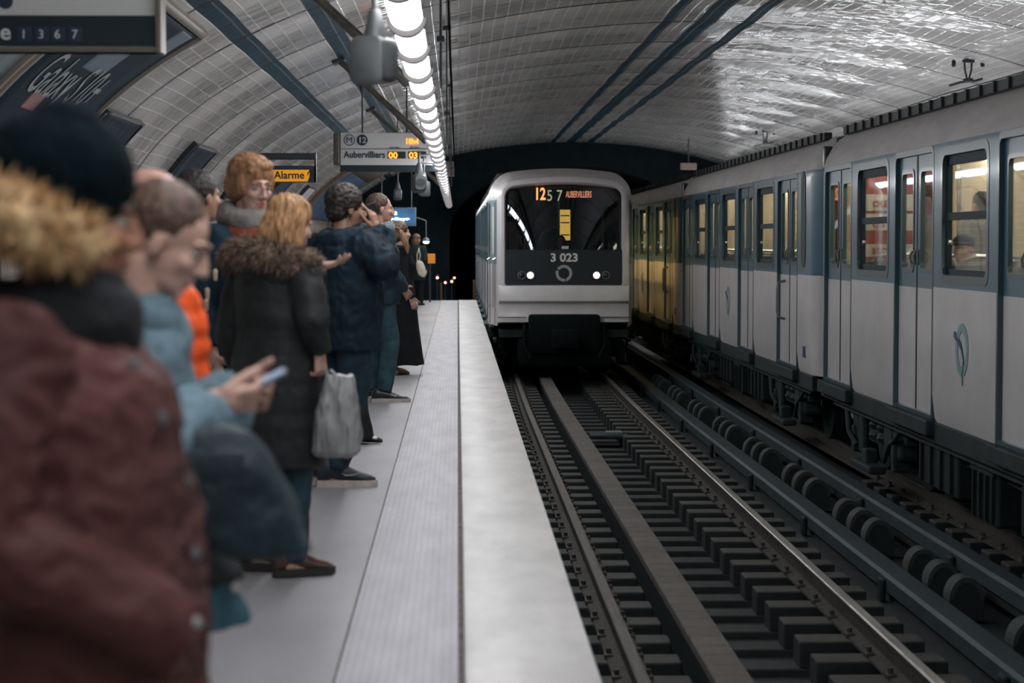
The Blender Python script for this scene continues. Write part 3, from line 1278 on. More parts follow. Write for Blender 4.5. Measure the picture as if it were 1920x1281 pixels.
for s in (-1, 1):
    b = MB()
    panel(b, [.34, .46, .56, .94, 1.04, CABY], [.84, .90, 1.85, 2.02, 2.80, 2.90], [(.56, .94, 2.02, 2.80)], lambda h, y: cab_x(y) + .012,
          lambda h: 0 if h < 1.85 else 1, .03, s, 0)
    d = b.build('cab_side', [M_WHITE, M_LBLUE], LEAD)
    b = MB()
    b.quad(*[(s * (cab_x(y) - .006), y, z) for y, z in ((.55, 2.01), (.95, 2.01), (.95, 2.81), (.55, 2.81))])
    b.quad(*[(s * (cab_x(y) - .012), y, z) for y, z in ((.55, 2.01), (.95, 2.01), (.95, 2.81), (.55, 2.81))])
    b.build('pane', M_BLACK, d)
    b = MB()
    for yy in (.45, 1.06):
        b.box((s * (cab_x(yy) + .012), yy, 1.86), (.012, .022, 2.0))
    b.build('door_gap', M_RUBBER, d)
    b = MB()
    b.quad(*[(s * (cab_x(y) + .014), y, z) for y, z in ((1.12, 1.95), (1.24, 1.95), (1.24, 2.85), (1.12, 2.85))])
    b.quad(*[(s * (cab_x(y) + .004), y, z) for y, z in ((1.12, 1.95), (1.24, 1.95), (1.24, 2.85), (1.12, 2.85))])
    b.build('side_light', M_BLACK, d)
    for yy in (.40, 1.09):
        b = MB()
        x = cab_x(yy)
        b.tube([(s * x, yy, 1.95), (s * (x + .05), yy, 1.92), (s * (x + .05), yy, 1.15), (s * x, yy, 1.12)], .014, 8)
        b.build('grab_handle', M_STEEL, LEAD)
b = MB()
pr = [(.03, 1.51), (-.02, 1.50), (-.05, 1.46), (-.07, 1.30), (-.075, 1.255), (-.05, 1.24), (.015, 1.21), (.0, 1.04), (-.02, 1.0), (-.02, .91), (.0, .90), (.34, .90), (.34, 1.51)]
rings = []
for x, k, dy in ((-1.07, .90, .10), (-1.055, .97, .04), (-.98, 1, .01), (-.5, 1, 0), (0, 1, -.015), (.5, 1, 0), (.98, 1, .01), (1.055, .97, .04), (1.07, .90, .10)):
    rings.append([(x, min(y + dy, .34), z) for y, z in pr])
b.loft(rings)
b.build('bumper', M_WHITE, LEAD, smooth=True, angle=30)
b = MB()
for s in (-1, 1):
    b.loft([[(s * 1.07, .30, .90), (s * 1.07, .30, 1.40), (s * 1.02, .30, 1.40), (s * 1.02, .30, .90)], [(s * 1.2, CABY, .84), (s * 1.2, CABY, 1.40), (s * 1.15, CABY, 1.40), (s * 1.15, CABY, .84)]])
b.build('cab_skirt', M_WHITE, LEAD)
b = MB()
for s in (-1, 1):
    b.box((s * .84, -.034, .99), (.46, .01, .012))
b.build('bumper_seam', M_RUBBER, LEAD)
b = MB()
b.box((0, -.10, .72), (1.16, .26, .64), bevel=.05)
b.box((0, .1, .42), (1.5, .5, .44), bevel=.05)
b.box((0, -.34, .66), (.32, .4, .26), bevel=.04)
b.box((0, -.55, .66), (.44, .12, .30), bevel=.03)
for s in (-1, 1):
    b.tube([(s * .64, -.1, .88), (s * .66, -.2, .55), (s * .55, -.24, .33)], .03, 8)
b.build('coupler', mat('tarred_coupler', (.002, .005, .006), .8, spec=.15), LEAD, smooth=True, angle=30)
# black nose panel and headlamps
b = MB()
rings = []
for y in (.0, .10):
    rings.append([(x, y + x * x * .02, z) for x, z in rrect(.945, 1.495, 2.085, .015, .05, 0)])
b.loft(rings)
b.build('nose_panel', M_BLACK, LEAD)
for x, lit in ((-.685, 0), (-.545, 1), (.530, 1), (.680, 0)):
    b = MB()
    M = frame((x, .004, 1.67), (1, 0, 0), (0, 0, 1)) @ Matrix.Translation((0, 0, .01))
    b.lathe([(.052, 0), (.066, .0), (.068, .018), (.056, .02), (.052, 0)], M, 24)
    h = b.build('headlamp', M_GREYMETAL, LEAD, smooth=True)
    b = MB()
    b.lathe([(0, .012), (.03, .011), (.052, .002)], M, 24)
    b.build('lens', emit('headlamp_glow', (1.0, .70, .60), 2.6) if lit else M_BLACK, h, smooth=True)
emblem((.0, -.004, 1.703), FACE_CAM, .135, mat('pale_emblem_vinyl', (.34, .36, .37), .5), M_BLACK, LEAD)
M_NUM = mat('pale_number_paint', (.72, .70, .66), .5)
lettering('running_number', '3 023', .185, (.005, -.006, 1.895), FACE_CAM, M_NUM, LEAD, align='CENTER', bold=.006, squeeze=1.08)
# windscreen, bowed and leaning back a little
b = MB()
g = []
for j in range(11):
    z = 2.075 + (3.17 - 2.075) * j / 10
    g.append([b.bm.verts.new((-.955 + 1.91 * i / 20, .045 + (-.955 + 1.91 * i / 20) ** 2 / 11.0 + (z - 2.075) * math.tan(RAD(3.6)), z)) for i in range(21)])
for j in range(10):
    for i in range(20):
        b.bm.faces.new((g[j][i], g[j][i + 1], g[j + 1][i + 1], g[j + 1][i]))
b.build('windscreen', M_SCREEN, LEAD, smooth=True, angle=None)
# cab behind the glass
M_CAB = mat('dark_cab_trim', (.012, .016, .018), .7)
b = MB()
b.box((0, 1.90, 2.1), (2.2, .05, 2.2))
b.box((0, .95, 1.06), (2.0, 1.6, .06))
b.box((0, 1.0, 3.14), (1.8, 1.4, .05))
b.box((0, .50, 1.75), (1.86, .5, .60), bevel=.06)
b.box((-.5, .42, 2.07), (.46, .3, .10), bevel=.04)
b.box((.72, .7, 2.3), (.1, .5, 1.0), bevel=.03)
b.build('cab_interior', M_CAB, LEAD)
b = MB()
b.box((.11, 1.865, 2.50), (.18, .02, .52), bevel=.02)
for z in (2.33, 2.54, 2.66):
    b.box((.11, 1.85, z), (.15, .02, .02), mi=1)
b.build('cab_door_window', [emit('warm_cab_window', (1.0, .52, .10), 2.2), M_CAB], LEAD)
b = MB()
b.tube([(-.40, .055, 2.20), (-.33, .06, 2.36), (-.2, .065, 2.44), (-.06, .07, 2.46)], .010, 6)
b.build('wiper', M_BLACK, LEAD)
b = MB()
b.box((.02, .02, 2.12), (.115, .03, .05), bevel=.008)
b.build('windscreen_plate', M_PAPER, LEAD)
E_ROUTE = emit('route_number_glow', (1.0, .25, .06), 9)
E_ROUTE2 = emit('mission_number_glow', (.75, .58, .36), 2.2)
E_DEST = emit('destination_glow', (1.0, .32, .17), 3.2)
lettering('route_number', '12', .275, (-.475, .20, 2.90), FACE_CAM, E_ROUTE, LEAD, bold=.006, squeeze=.68)
lettering('mission_number', '5 7', .255, (-.275, .20, 2.88), FACE_CAM, E_ROUTE2, LEAD, squeeze=.80)
lettering('destination', 'AUBERVILLIERS', .150, (.04, .20, 2.935), FACE_CAM, E_DEST, LEAD, bold=.0015, squeeze=.42)
# second car, coupled behind
SECOND = copy_tree(car)
SECOND['label'] = 'second car of the arriving train, just behind its white lead car'
del SECOND['group']
SECOND.location = (FX, FY + LL + .45, Z_RAIL)
# ------------------------------------------------------------------ lamps along the platforms
LX, LZ, LW = -.245, EYE + 1.08, .083


M_LAMPRING = mat('rosy_grey_lamp_ring', (.010, .007, .007), .6)


def make_tube_light():
    t = empty('tube_light', (0, 0, 0), 0, 'white glowing tube light in the long overhead row above the platform edge', 'ceiling lamp',
              'tube lights above the platform edge')
    b = MB()
    n = 14
    trough = [(.076 * math.cos(math.pi - .28 + (math.pi + .56) * i / n), .062 * math.sin(math.pi - .28 + (math.pi + .56) * i / n)) for i in range(n + 1)]
    rings = []
    for y, k in ((-.715, .90), (-.68, 1), (.68, 1), (.715, .90)):
        rings.append([(x * k, y, z * k) for x, z in trough])
    b.loft(rings)
    b.build('diffuser', E_LAMP, t, smooth=True, angle=40)
    for y in (-.728, .728):
        b = MB()
        o = [(.098 * math.cos(math.pi + math.pi * i / n), .094 * math.sin(math.pi + math.pi * i / n)) for i in range(n + 1)]
        b.loft([[(x, y + d, z) for x, z in o] for d in (-.03, .03)])
        b.build('end_ring', M_LAMPRING, t, smooth=True, angle=40)
    b = MB()
    b.box((0, 0, .045), (.125, 1.5, .05), bevel=.012)
    b.build('housing', M_DARKMETAL, t)
    return t


tl = make_tube_light()
NL = 41
LAMP2_MESH = [c for c in tl.children if c.name.startswith('diffuser')][0].data.copy()
LAMP2_MESH.materials[0] = E_LAMP2
for i in range(NL):
    o = tl if i == 0 else copy_tree(tl)
    o.location = (LX, 0.6 + i * 1.5, LZ)
for i in range(NL):
    o = copy_tree(tl)
    [c for c in o.children if c.name.startswith('diffuser')][0].data = LAMP2_MESH
    o['label'] = 'white tube light over the opposite platform, behind the standing train'
    o['group'] = 'tube lights over the opposite platform'
    o.location = (2 * VCX - LX + .3, 0.6 + i * 1.5, LZ)
# braces from the vault to the row of lamps
for i in range(1, 5):
    y = 6.9 + i * 9.25
    br = empty('lamp_brace', (0, 0, 0), 0, ['aged metal brace tube from the vault to the lamp row, nearest of all',
               'sloping metal brace tube from the vault, passing behind the large hanging loudspeaker',
               'sloping metal brace tube ending above the time display of the white platform sign',
               'sloping metal brace tube far along the lamp row, beyond the white platform sign',
               'farthest sloping brace tube at the end of the lamp row'][i], 'brace')
    s = arc_at_height(2.17)
    top = vault(y, s, .02)
    b = MB()
    b.tube([(LX - .04, y, LZ + .06), (top.x, y, top.z)], .034, 10)
    b.build('tube', M_BRONZE, br, smooth=True)
    b = MB()
    b.tube([(LX - .14, y + .14, LZ + .10), (top.x + .05, y + .14, top.z - .05)], .014, 8)
    b.build('conduit', M_DARKMETAL, br)
    b = MB()
    b.box((top.x, y, top.z), (.16, .3, .06), M=Matrix.Rotation(RAD(-22), 4, 'Y'), bevel=.01)
    b.build('foot_plate', M_DARKMETAL, br)
    b = MB()
    x = LX + .12
    q = vault(y, theta_arc(math.acos((x - VCX) / VA)))
    b.tube([(x, y, LZ + .08), (x, y, q.z)], .009, 6)
    b.box((x, y, LZ + .45), (.06, .05, .05), bevel=.01)
    b.box((x, y, q.z - .03), (.10, .10, .06), bevel=.01)
    b.build('hanger_rod', M_DARKMETAL, br)
# slim cable strung along the right of the lamps
b = MB()
pts = []
for i in range(60):
    y = 6 + i * .93
    pts.append((LX + .20, y, LZ + .10 + .025 * math.sin(y * .68) ** 2))
b.tube(pts, .009, 6)
tag(b.build('lamp_cable', mat('matt_black_cable', (.002, .002, .002), 1.0, spec=0.0)), 'thin dark cable strung along the right side of the lamp row', 'cable')


# ------------------------------------------------------------------ loudspeakers
M_SPK = mat('dull_grey_loudspeaker', (.055, .06, .062), .5, var=.15, vs=12)


def speaker(loc, rz, label, rod_top, sc=1.0):
    t = empty('loudspeaker', loc, rz, label, 'loudspeaker')
    b = MB()
    def sec(y, w, z0, z1, r):
        return [(x * sc, y * sc, z * sc) for x, z in rrect(w, z0, z1, r, r, 0, 4, 4)]
    b.loft([sec(.02, .070, -.115, .095, .03), sec(-.03, .078, -.125, .10, .04), sec(-.09, .080, -.12, .095, .045), sec(-.12, .062, -.10, .075, .04)])
    b.build('body', M_SPK, t, smooth=True, angle=50)
    b = MB()
    b.loft([sec(.10, .080, -.135, .09, .035), sec(.095, .086, -.14, .098, .04), sec(.02, .070, -.118, .097, .03)])
    b.build('horn', M_SPK, t, smooth=True, angle=50)
    b = MB()
    b.lathe([(.058 * sc, .085 * sc), (.056 * sc, .11 * sc), (.032 * sc, .215 * sc), (.022 * sc, .235 * sc)], n=18)
    b.build('neck', M_SPK, t, smooth=True)
    b = MB()
    b.tube([(0, 0, .22 * sc), (0, 0, rod_top - loc[2])], .015 * sc, 10)
    b.build('pendant_rod', M_SPK, t, smooth=True)
    b = MB()
    b.loft([[(x * .062 * sc, -.122 * sc, (-.012 + z * .05) * sc) for x, z in [(math.cos(a), math.sin(a)) for a in [2 * math.pi * i / 18 for i in range(18)]]],
            [(x * .058 * sc, -.105 * sc, (-.012 + z * .046) * sc) for x, z in [(math.cos(a), math.sin(a)) for a in [2 * math.pi * i / 18 for i in range(18)]]]])
    b.build('grille', M_BLACK, t)
    return t


def vault_z(x):
    return vault(0, theta_arc(math.acos((x - VCX) / VA))).z


p = P(703, 108, 9.0)
speaker((p.x, p.y, p.z), RAD(155), 'large grey pendant loudspeaker hanging close by, left of the lamp row', vault_z(p.x), .86)
p = P(786, 341, 27.0)
sp2 = speaker((p.x, p.y, p.z), RAD(8), 'grey loudspeaker with a dark oval grille on an arm of the lamp row', LZ + .05, 1.0)
b = MB()
z = LZ + .02 - p.z
for yy, zz in ((0, z), (.12, z - .09)):
    b.tube([(0, yy, zz), (LX - p.x, yy, zz)], .014, 8)
b.build('arm', M_GREYMETAL, sp2)
p = P(795, 352, 28.2)
sp3 = speaker((p.x, p.y, p.z), RAD(190), 'second grey loudspeaker back to back with the oval-grilled one', LZ + .05, .85)
p = P(746, 363, 38.0)
speaker((p.x, p.y, p.z), RAD(5), 'small grey loudspeaker hanging on a long rod under the white platform sign', vault_z(p.x), .85)

# ------------------------------------------------------------------ signs
M_SIGNW = mat('white_enamel_sign', (.58, .58, .57), .35, coat=.3)
M_SIGNK = mat('navy_enamel_band', (.004, .013, .021), .5)
M_INK = mat('navy_ink', (.012, .03, .055), .5)
M_INKW = mat('white_ink', (.55, .56, .54), .5)
M_YEL = mat('amber_sign_face', (.72, .30, .02), .4)


def rods(t, spots, zt0):
    for x, y in spots:
        b = MB()
        b.tube([(x, y, zt0), (x, y, vault_z(x + t.location.x) - t.location.z)], .012, 8)
        b.lathe([(.05, 0), (.03, -.06), (.014, -.12)], Matrix.Translation((x, y, vault_z(x + t.location.x) - t.location.z)), 12)
        b.build('hanger_rod', M_DARKMETAL, t)


def disc(b, c, r, d, n=32):
    b.loft([[(c[0] + r * math.cos(2 * math.pi * i / n), c[1] + yy, c[2] + r * math.sin(2 * math.pi * i / n)) for i in range(n)] for yy in (0, d)])


# next-train sign
SY = 30.0
pl, pr_ = P(638, 322, SY), P(832, 249, SY)
w, h = pr_.x - pl.x, pr_.z - pl.z
t = empty('train_time_sign', (pl.x, SY, pl.z), 0, 'white hanging sign reading M 12 Aubervilliers with orange waiting times', 'sign')
k = SY / FPX                                     # metres per photo pixel out here
b = MB()
b.box((w / 2, .09, h / 2 + 6 * k), (w, .16, h - 12 * k), bevel=.008)
b.build('housing', M_SIGNW, t)
b = MB()
b.box((w / 2, .085, 6 * k), (w, .16, 12 * k), bevel=.006)
b.build('base_band', M_SIGNK, t)
b = MB()
b.box((-6.5 * k, .10, h / 2 + 6 * k), (12 * k, .30, 60 * k), bevel=.02)
b.build('end_cap', M_BRONZE, t)
b = MB()
b.box((-.4 * k, .09, h / 2 + 6 * k), (1.6 * k, .2, 62 * k))
b.build('end_seam', M_BLACK, t)


def sx(px):
    return (px - 638) * k


def sz(py):
    return (322 - py) * k


b = MB()
b.box((w / 2, .006, sz(279.5)), (w - .02, .006, .008))
b.build('rule', M_INK, t)
fn = lambda u, v, d: (sx(655) + u, .004 + d, sz(263) + v)
n = 32
cir = lambda r: [(r * math.cos(2 * math.pi * i / n), r * math.sin(2 * math.pi * i / n)) for i in range(n)]
ring_part(cir(10.5 * k), cir(9.2 * k), fn, .008).build('metro_ring', M_INK, t)
lettering('lettering', 'M', 16.5 * k, (sx(655), .004, sz(263) - 5.7 * k), FACE_CAM, M_INK, t, align='CENTER')
b = MB()
disc(b, (sx(679), .002, sz(263)), 10.3 * k, .012)
b.build('line_disc', M_INK, t)
lettering('lettering', '12', 15.5 * k, (sx(679), -.001, sz(263) - 5.4 * k), FACE_CAM, M_INKW, t, align='CENTER', bold=.002)
lettering('lettering', 'Aubervilliers', 17.5 * k, (sx(645), .004, sz(296)), FACE_CAM, M_INK, t, squeeze=.86, bold=.002)
for i, (x0, x1) in enumerate(((727, 760), (765, 798))):
    d = MB()
    d.box(((sx(x0) + sx(x1)) / 2, .005, sz(291)), (sx(x1) - sx(x0), .012, 13 * k))
    db = d.build('time_display', M_BLACK, t)
    lettering('digits', ['00', '03'][i], 15.5 * k, (sx(x0) + 1.2 * k, -.003, sz(291) - 5.6 * k), FACE_CAM, E_ORANGE, db, bold=.004, squeeze=1.08)
lettering('lettering', '1er mn', 7 * k, (sx(729), .004, sz(279)), FACE_CAM, M_INK, t, squeeze=.95)
lettering('lettering', '2e mn', 7 * k, (sx(768), .004, sz(279)), FACE_CAM, M_INK, t, squeeze=.95)
lettering('clock_digits', '18h4', 14 * k, (sx(759), .002, sz(270)), FACE_CAM, E_ORANGE, t, bold=.003, squeeze=.9)
rods(t, ((sx(679), .09), (sx(762), .09)), h)

# amber alarm sign
SY2 = 22.0
pl, pr_ = P(478, 342, SY2), P(593, 286, SY2)
k = SY2 / FPX
t = empty('alarm_sign', (pl.x, SY2, pl.z), 0, 'dark framed sign with an amber panel reading Alarme and a hatched square', 'sign')
w, h = pr_.x - pl.x, pr_.z - pl.z
b = MB()
b.box((w / 2, .05, 15.5 * k), (w, .10, 31 * k), bevel=.006)
b.box((w / 2, .05, h - 7 * k), (w, .12, 12 * k), bevel=.012)
b.box((w - .012, .05, h / 2), (.02, .1, h))
b.build('frame', M_DARKMETAL, t)
b = MB()
b.box((w / 2 - 6 * k, -.002, 12.5 * k), (w - 14 * k, .006, 22 * k))
b.build('amber_panel', emit('emissive_amber', (1.0, .42, .02), .32), t)  # the amber of the panel emits faintly
lettering('lettering', 'Alarme', 20 * k, (sx(0) * 0 + (518 - 478 - 4) * k, -.007, 7.0 * k), FACE_CAM, M_INK, t, squeeze=.95, bold=.002)
b = MB()
x0 = (576 - 478) * k
for a, c in ((0, .6), (.62, 1.0)):
    b.quad(*[(x0 + u * 14 * k, -.008, 1.5 * k + v * 21 * k) for u, v in ((0, a * .7), (.35 if a == 0 else 0, a * .7 if a == 0 else a * .7 + .35), (1, c if a == 0 else 1), (.62 if a == 0 else .3, 1 if a == 0 else 1))])
b.build('hatching', M_BLACK, t)
b = MB()
b.tube([(.12, .09, h - .03), (.12, .09, -pl.z)], .03, 10)
b.build('post', M_DARKMETAL, t)

# large direction sign, cut off by the corner of the picture
SY3 = 10.0
k = SY3 / FPX
pr_, pb = P(303, 96, SY3), P(-170, 96, SY3)
t = empty('direction_sign', (pb.x, SY3, pb.z), 0, 'large hanging sign with a dark band showing e 1 3 6 7', 'sign')
w = pr_.x - pb.x
b = MB()
b.box((w / 2, .06, 130 * k), (w, .12, 262 * k), bevel=.006)
b.build('housing', M_SIGNW, t)
b = MB()
b.box((w / 2 - 6 * k, -.002, 38 * k), (w - 12 * k, .006, 57 * k))
b.build('dark_band', M_SIGNK, t)
M_BRASS = mat('dull_bronze_trim', (.16, .145, .12), .45, .4)
b = MB()
b.box((w - 4 * k, .05, 128 * k), (11 * k, .16, 262 * k), bevel=.006)
b.box((w / 2, .05, 3.5 * k), (w, .15, 9 * k), bevel=.004)
b.build('trim', M_BRASS, t)
tx = lambda px: (px + 170) * k
lettering('lettering', 'e', 42 * k, (tx(-2), -.008, (96 - 74) * k), FACE_CAM, M_INKW, t, bold=.002)
for px, ch in ((36, '1'), (68, '3'), (98, '6'), (130, '7')):
    b = MB()
    b.box((tx(px + 7), -.006, (96 - 64) * k), (24 * k, .004, 26 * k), bevel=.001)
    b.build('line_badge', M_INK, t)
    lettering('lettering', ch, 23 * k, (tx(px), -.011, (96 - 72) * k), FACE_CAM, M_INKW, t)
lettering('lettering', 'M', 60 * k, (tx(-30), -.008, 86 * k), FACE_CAM, M_INK, t)
b = MB()
disc(b, (tx(8), -.004, (96 - 4) * k), 14 * k, .01)
b.build('line_disc', M_INK, t)
rods(t, ((.4, .06), (w - .3, .06)), .6)

# lit blue screen
SY4 = 45.0
k = SY4 / FPX
pl, pr_ = P(694, 424, SY4), P(780, 389, SY4)
t = empty('blue_lit_sign', (pl.x, SY4, pl.z), 0, 'lit blue screen with white words, farther down the platform', 'sign')
w, h = pr_.x - pl.x, pr_.z - pl.z
b = MB()
b.box((w / 2, .08, h / 2), (w, .16, h), bevel=.01)
b.build('frame', M_GREYMETAL, t)


def blue_screen():
    m, nt, bs = _nt('blue_screen_glow')
    tc = N(nt, 'ShaderNodeTexCoord')
    n1 = N(nt, 'ShaderNodeTexNoise', i_Scale=3.0, i_Detail=3.0)
    nt.links.new(tc.outputs['Object'], n1.inputs['Vector'])
    rp = N(nt, 'ShaderNodeValToRGB')
    rp.color_ramp.elements[0].position = .35
    rp.color_ramp.elements[0].color = (.005, .08, .25, 1)
    rp.color_ramp.elements[1].position = .72
    rp.color_ramp.elements[1].color = (.10, .30, .52, 1)
    nt.links.new(n1.outputs['Fac'], rp.inputs[0])
    nt.links.new(rp.outputs[0], bs.inputs['Emission Color'])
    bs.inputs['Base Color'].default_value = (.01, .04, .1, 1)
    bs.inputs['Emission Strength'].default_value = .6
    return m


b = MB()
b.box((w / 2, -.002, h / 2), (w - .05, .01, h - .05))
b.build('screen', blue_screen(), t)
E_WHITE = emit('screen_white', (.85, .93, 1.0), 2.0)
lettering('lettering', 'e', 13 * k, ((738 - 694) * k, -.01, (424 - 403) * k), FACE_CAM, E_WHITE, t, bold=.006)
lettering('lettering', "de l'Orangerie", 7.2 * k, ((732 - 694) * k, -.01, (424 - 413) * k), FACE_CAM, E_WHITE, t, bold=.004, squeeze=.85)
rods(t, ((w * .25, .08), (w * .9, .08)), h)

# small orange plate, round lamp and signals at the far end
SY5 = 52.0
k = SY5 / FPX
p = P(806, 485, SY5)
t = empty('orange_plate', (p.x, SY5, p.z), 0, 'small orange plate on a post at the far end of the platform', 'sign')
b = MB()
b.box((0, 0, 0), (20 * k, .03, 18 * k), bevel=.01)
b.build('plate', emit('orange_emissive_plate', (.85, .30, .03), .16), t)  # the plate's orange emits a little
b = MB()
b.box((0, .04, -p.z / 2), (.05, .05, p.z), bevel=.01)
b.build('post', M_DARKMETAL, t)
p = P(799, 452, 52.6)
t = empty('globe_lamp', tuple(p), 0, 'small bright round lamp on the dark wall above the orange plate', 'lamp')
b = MB()
b.ell((0, 0, -.02), (.075, .05, .045))
b.build('globe', emit('cold_globe_glow', (.85, .92, 1.0), 6), t, smooth=True)
b = MB()
b.lathe([(.085, -.01), (.09, .02), (.06, .07), (.015, .09)], n=20)
b.tube([(0, 0, .08), (0, 0, .5), (-.3, 0, .6)], .014, 8)
b.build('shade', M_GREYMETAL, t, smooth=True)
E_SIG = emit('red_signal_glow', (1.0, .42, .30), 5)
for i, (px, py, d) in enumerate(((820, 521, 58), (832, 524, 66), (835, 530, 62), (847, 528, 60), (852, 521, 69))):
    p = P(px, py, d)
    t = empty('signal_light', tuple(p), 0, ['small red signal light at the tunnel mouth, nearest the platform end', 'faint small red signal light second from the platform end',
              'small red signal light lowest in the tunnel mouth, left of centre', 'small red signal light low in the tunnel mouth, nearer the train',
              'highest small red signal light in the tunnel mouth, nearest the train'][i], 'signal light')
    b = MB()
    b.ell((0, -.045, 0), (.032, .02, .032) if i != 1 else (.022, .02, .022))
    b.build('lens', E_SIG, t, smooth=True)
    b = MB()
    b.lathe([(.055, -.04), (.07, -.02), (.07, .02), (.055, .12), (0, .12)], frame((0, 0, 0), (1, 0, 0), (0, 0, 1)) @ Matrix.Scale(-1, 4, (0, 0, 1)), 16)
    b.build('hood', M_BLACK, t)
    b = MB()
    b.tube([(0, .08, -.05), (0, .08, Z_BED - p.z)], .025, 8)
    b.build('post', M_DARKMETAL, t)
p = P(827, 540, 56)
b = MB()
b.box((0, 0, 0), (.06, .06, 1.5), bevel=.02)
o = tag(b.build('marker_post', mat('ochre_marker_paint', (.12, .065, .022), .6)), 'slim ochre marker post beyond the end of the platform', 'post')
o.location = (p.x, 56, Z_BED + .75)
p = P(884, 540, 54)
b = MB()
b.box((0, 0, 0), (.06, .06, 1.6), bevel=.02)
o = tag(b.build('marker_post', mat('dark_ochre_paint', (.11, .055, .02), .6)), 'slim ochre post squeezed between platform end and arriving train', 'post')
o.location = (.42, 54.4, Z_BED + .80)
# junction boxes on the vault near the end wall
for px, py, d, lb in ((843, 317, 55, 'pale junction box beside the lamp row, high on the far vault'), (1291, 312, 56, 'pale box fixed above the roof of the standing train, far away')):
    p = P(px, py, d)
    t = empty('junction_box', tuple(p), 0, lb, 'box')
    b = MB()
    b.box((0, 0, 0), (.24 if px < 1000 else .42, .16, .38 if px < 1000 else .18), bevel=.02)
    b.build('box', mat('dull_grey_box', (.16, .14, .12) if px < 1000 else (.30, .22, .19), .6), t)
    b = MB()
    b.tube([(0, 0, .1), (0, 0, vault_z(p.x) - p.z)], .02, 8)
    b.build('bracket', M_DARKMETAL, t)

# cables and clamps over the standing train
for i, (X, dz) in enumerate(((7.62, .05), (8.02, .05))):
    b = MB()
    s = theta_arc(math.acos((X - VCX) / VA))
    pts = [tuple(vault(6 + j * 1.6, s, dz + .03 * abs(math.sin(j * .55)))) for j in range(35)]
    b.tube(pts, .011, 6)
    tag(b.build('vault_cable', M_RUBBER), ['upper of two thin cables along the vault over the standing train', 'lower of two thin cables along the vault over the standing train'][i], 'cable')
for px, py, d, lb in ((1816, 112, 24.5, 'black V-shaped cable hanger on the vault, over the nearest car'), (1435, 245, 36.0, 'black V-shaped cable hanger on the vault, over the middle car')):
    a, c = (px - 858) / FPX, (455 - py) / FPX
    # where this sight line meets the vault
    lo, hi = 5.0, 60.0
    for _ in range(60):
        m = (lo + hi) / 2
        if ((a * m - VCX) / VA) ** 2 + (c * m / VB) ** 2 < 1:
            lo = m
        else:
            hi = m
    th = math.acos((a * lo - VCX) / VA)
    s = theta_arc(th)
    base = vault(lo, s, 0)
    tip = vault(lo, s, .0) + V((0, 0, -.20))
    t = empty('cable_hanger', tuple(base), 0, lb, 'hanger')
    b = MB()
    b.box((0, 0, -.02), (.16, .10, .05), bevel=.01)
    for sg in (-1, 1):
        b.tube([(sg * .05, 0, -.03), (sg * .045, 0, -.14), (sg * .015, 0, -.26)], .014, 8)
    b.build('v_arms', M_BLACK, t)
    b = MB()
    b.box((0, 0, -.28), (.12, .12, .05), bevel=.012)
    b.tube([(-.26, 0, -.36), (-.1, 0, -.31), (.1, 0, -.29), (.2, 0, -.26)], .016, 8)
    b.build('clamp', M_BLACK, t)
    for x in (-.2, .2):
        b = MB()
        b.lathe([(.02, -.10), (.03, -.08), (.03, -.02), (.012, 0.0)], Matrix.Translation((x, 0, .0)), 10)
        b.build('insulator', M_BLACK, t)


# ------------------------------------------------------------------ posters on the vault
def vault_panel(b, y0, y1, s0, s1, off, mi=0, ny=6, ns=14, th=.02):
    g = [[(vault(y0 + (y1 - y0) * j / ny, s0 + (s1 - s0) * i / ns, off)) for i in range(ns + 1)] for j in range(ny + 1)]
    h = [[(vault(y0 + (y1 - y0) * j / ny, s0 + (s1 - s0) * i / ns, off - th)) for i in range(ns + 1)] for j in range(ny + 1)]
    gv = [[b.bm.verts.new(p) for p in r] for r in g]
    hv = [[b.bm.verts.new(p) for p in r] for r in h]
    for j in range(ny):
        for i in range(ns):
            f = b.bm.faces.new((gv[j][i], gv[j][i + 1], gv[j + 1][i + 1], gv[j + 1][i]))
            f.material_index = mi
            f.smooth = True
    edge = [(j, 0) for j in range(ny + 1)] + [(ny, i) for i in range(1, ns + 1)] + [(j, ns) for j in range(ny - 1, -1, -1)] + [(0, i) for i in range(ns - 1, 0, -1)]
    for (a, c), (d, e) in zip(edge, edge[1:] + edge[:1]):
        f = b.bm.faces.new((gv[a][c], gv[d][e], hv[d][e], hv[a][c]))
        f.material_index = mi


def framed_poster(y0, y1, s0, s1, name, label, m_face, m_frame, fw=.07, cat='poster'):
    t = empty(name, (0, 0, 0), 0, label, cat)
    b = MB()
    vault_panel(b, y0, y1, s0, s1, .045, ny=8, ns=20)
    b.build('poster_sheet', m_face, t, smooth=False)
    b = MB()
    vault_panel(b, y0 - fw, y0, s0 - fw, s1 + fw, .075, ny=1, ns=20, th=.08)
    vault_panel(b, y1, y1 + fw, s0 - fw, s1 + fw, .075, ny=1, ns=20, th=.08)
    vault_panel(b, y0, y1, s1, s1 + fw, .075, ny=8, ns=1, th=.08)
    vault_panel(b, y0, y1, s0 - fw, s0, .075, ny=8, ns=1, th=.08)
    b.build('frame', m_frame, t)
    return t


M_FRAMEP = mat('pale_bronze_frame', (.34, .30, .26), .5, .2)
M_FRAMEB = mat('brown_frame', (.13, .085, .06), .5)
M_POSTER = mat('dark_blue_poster_print', (.012, .032, .046), .65, var=.25, vs=1.2, spec=.2)
S_TOP = arc_at_height(1.83)
t = framed_poster(14.85, 18.38, .55, S_TOP - .07, 'advertising_poster', 'large dark blue curved advertising poster with grey lettering on the vaulted wall', M_POSTER, M_FRAMEP)


def on_vault(yo, so, off, ky=1.0):
    return lambda u, v, d: vault(yo + u * ky, so + v, off + d * .3)


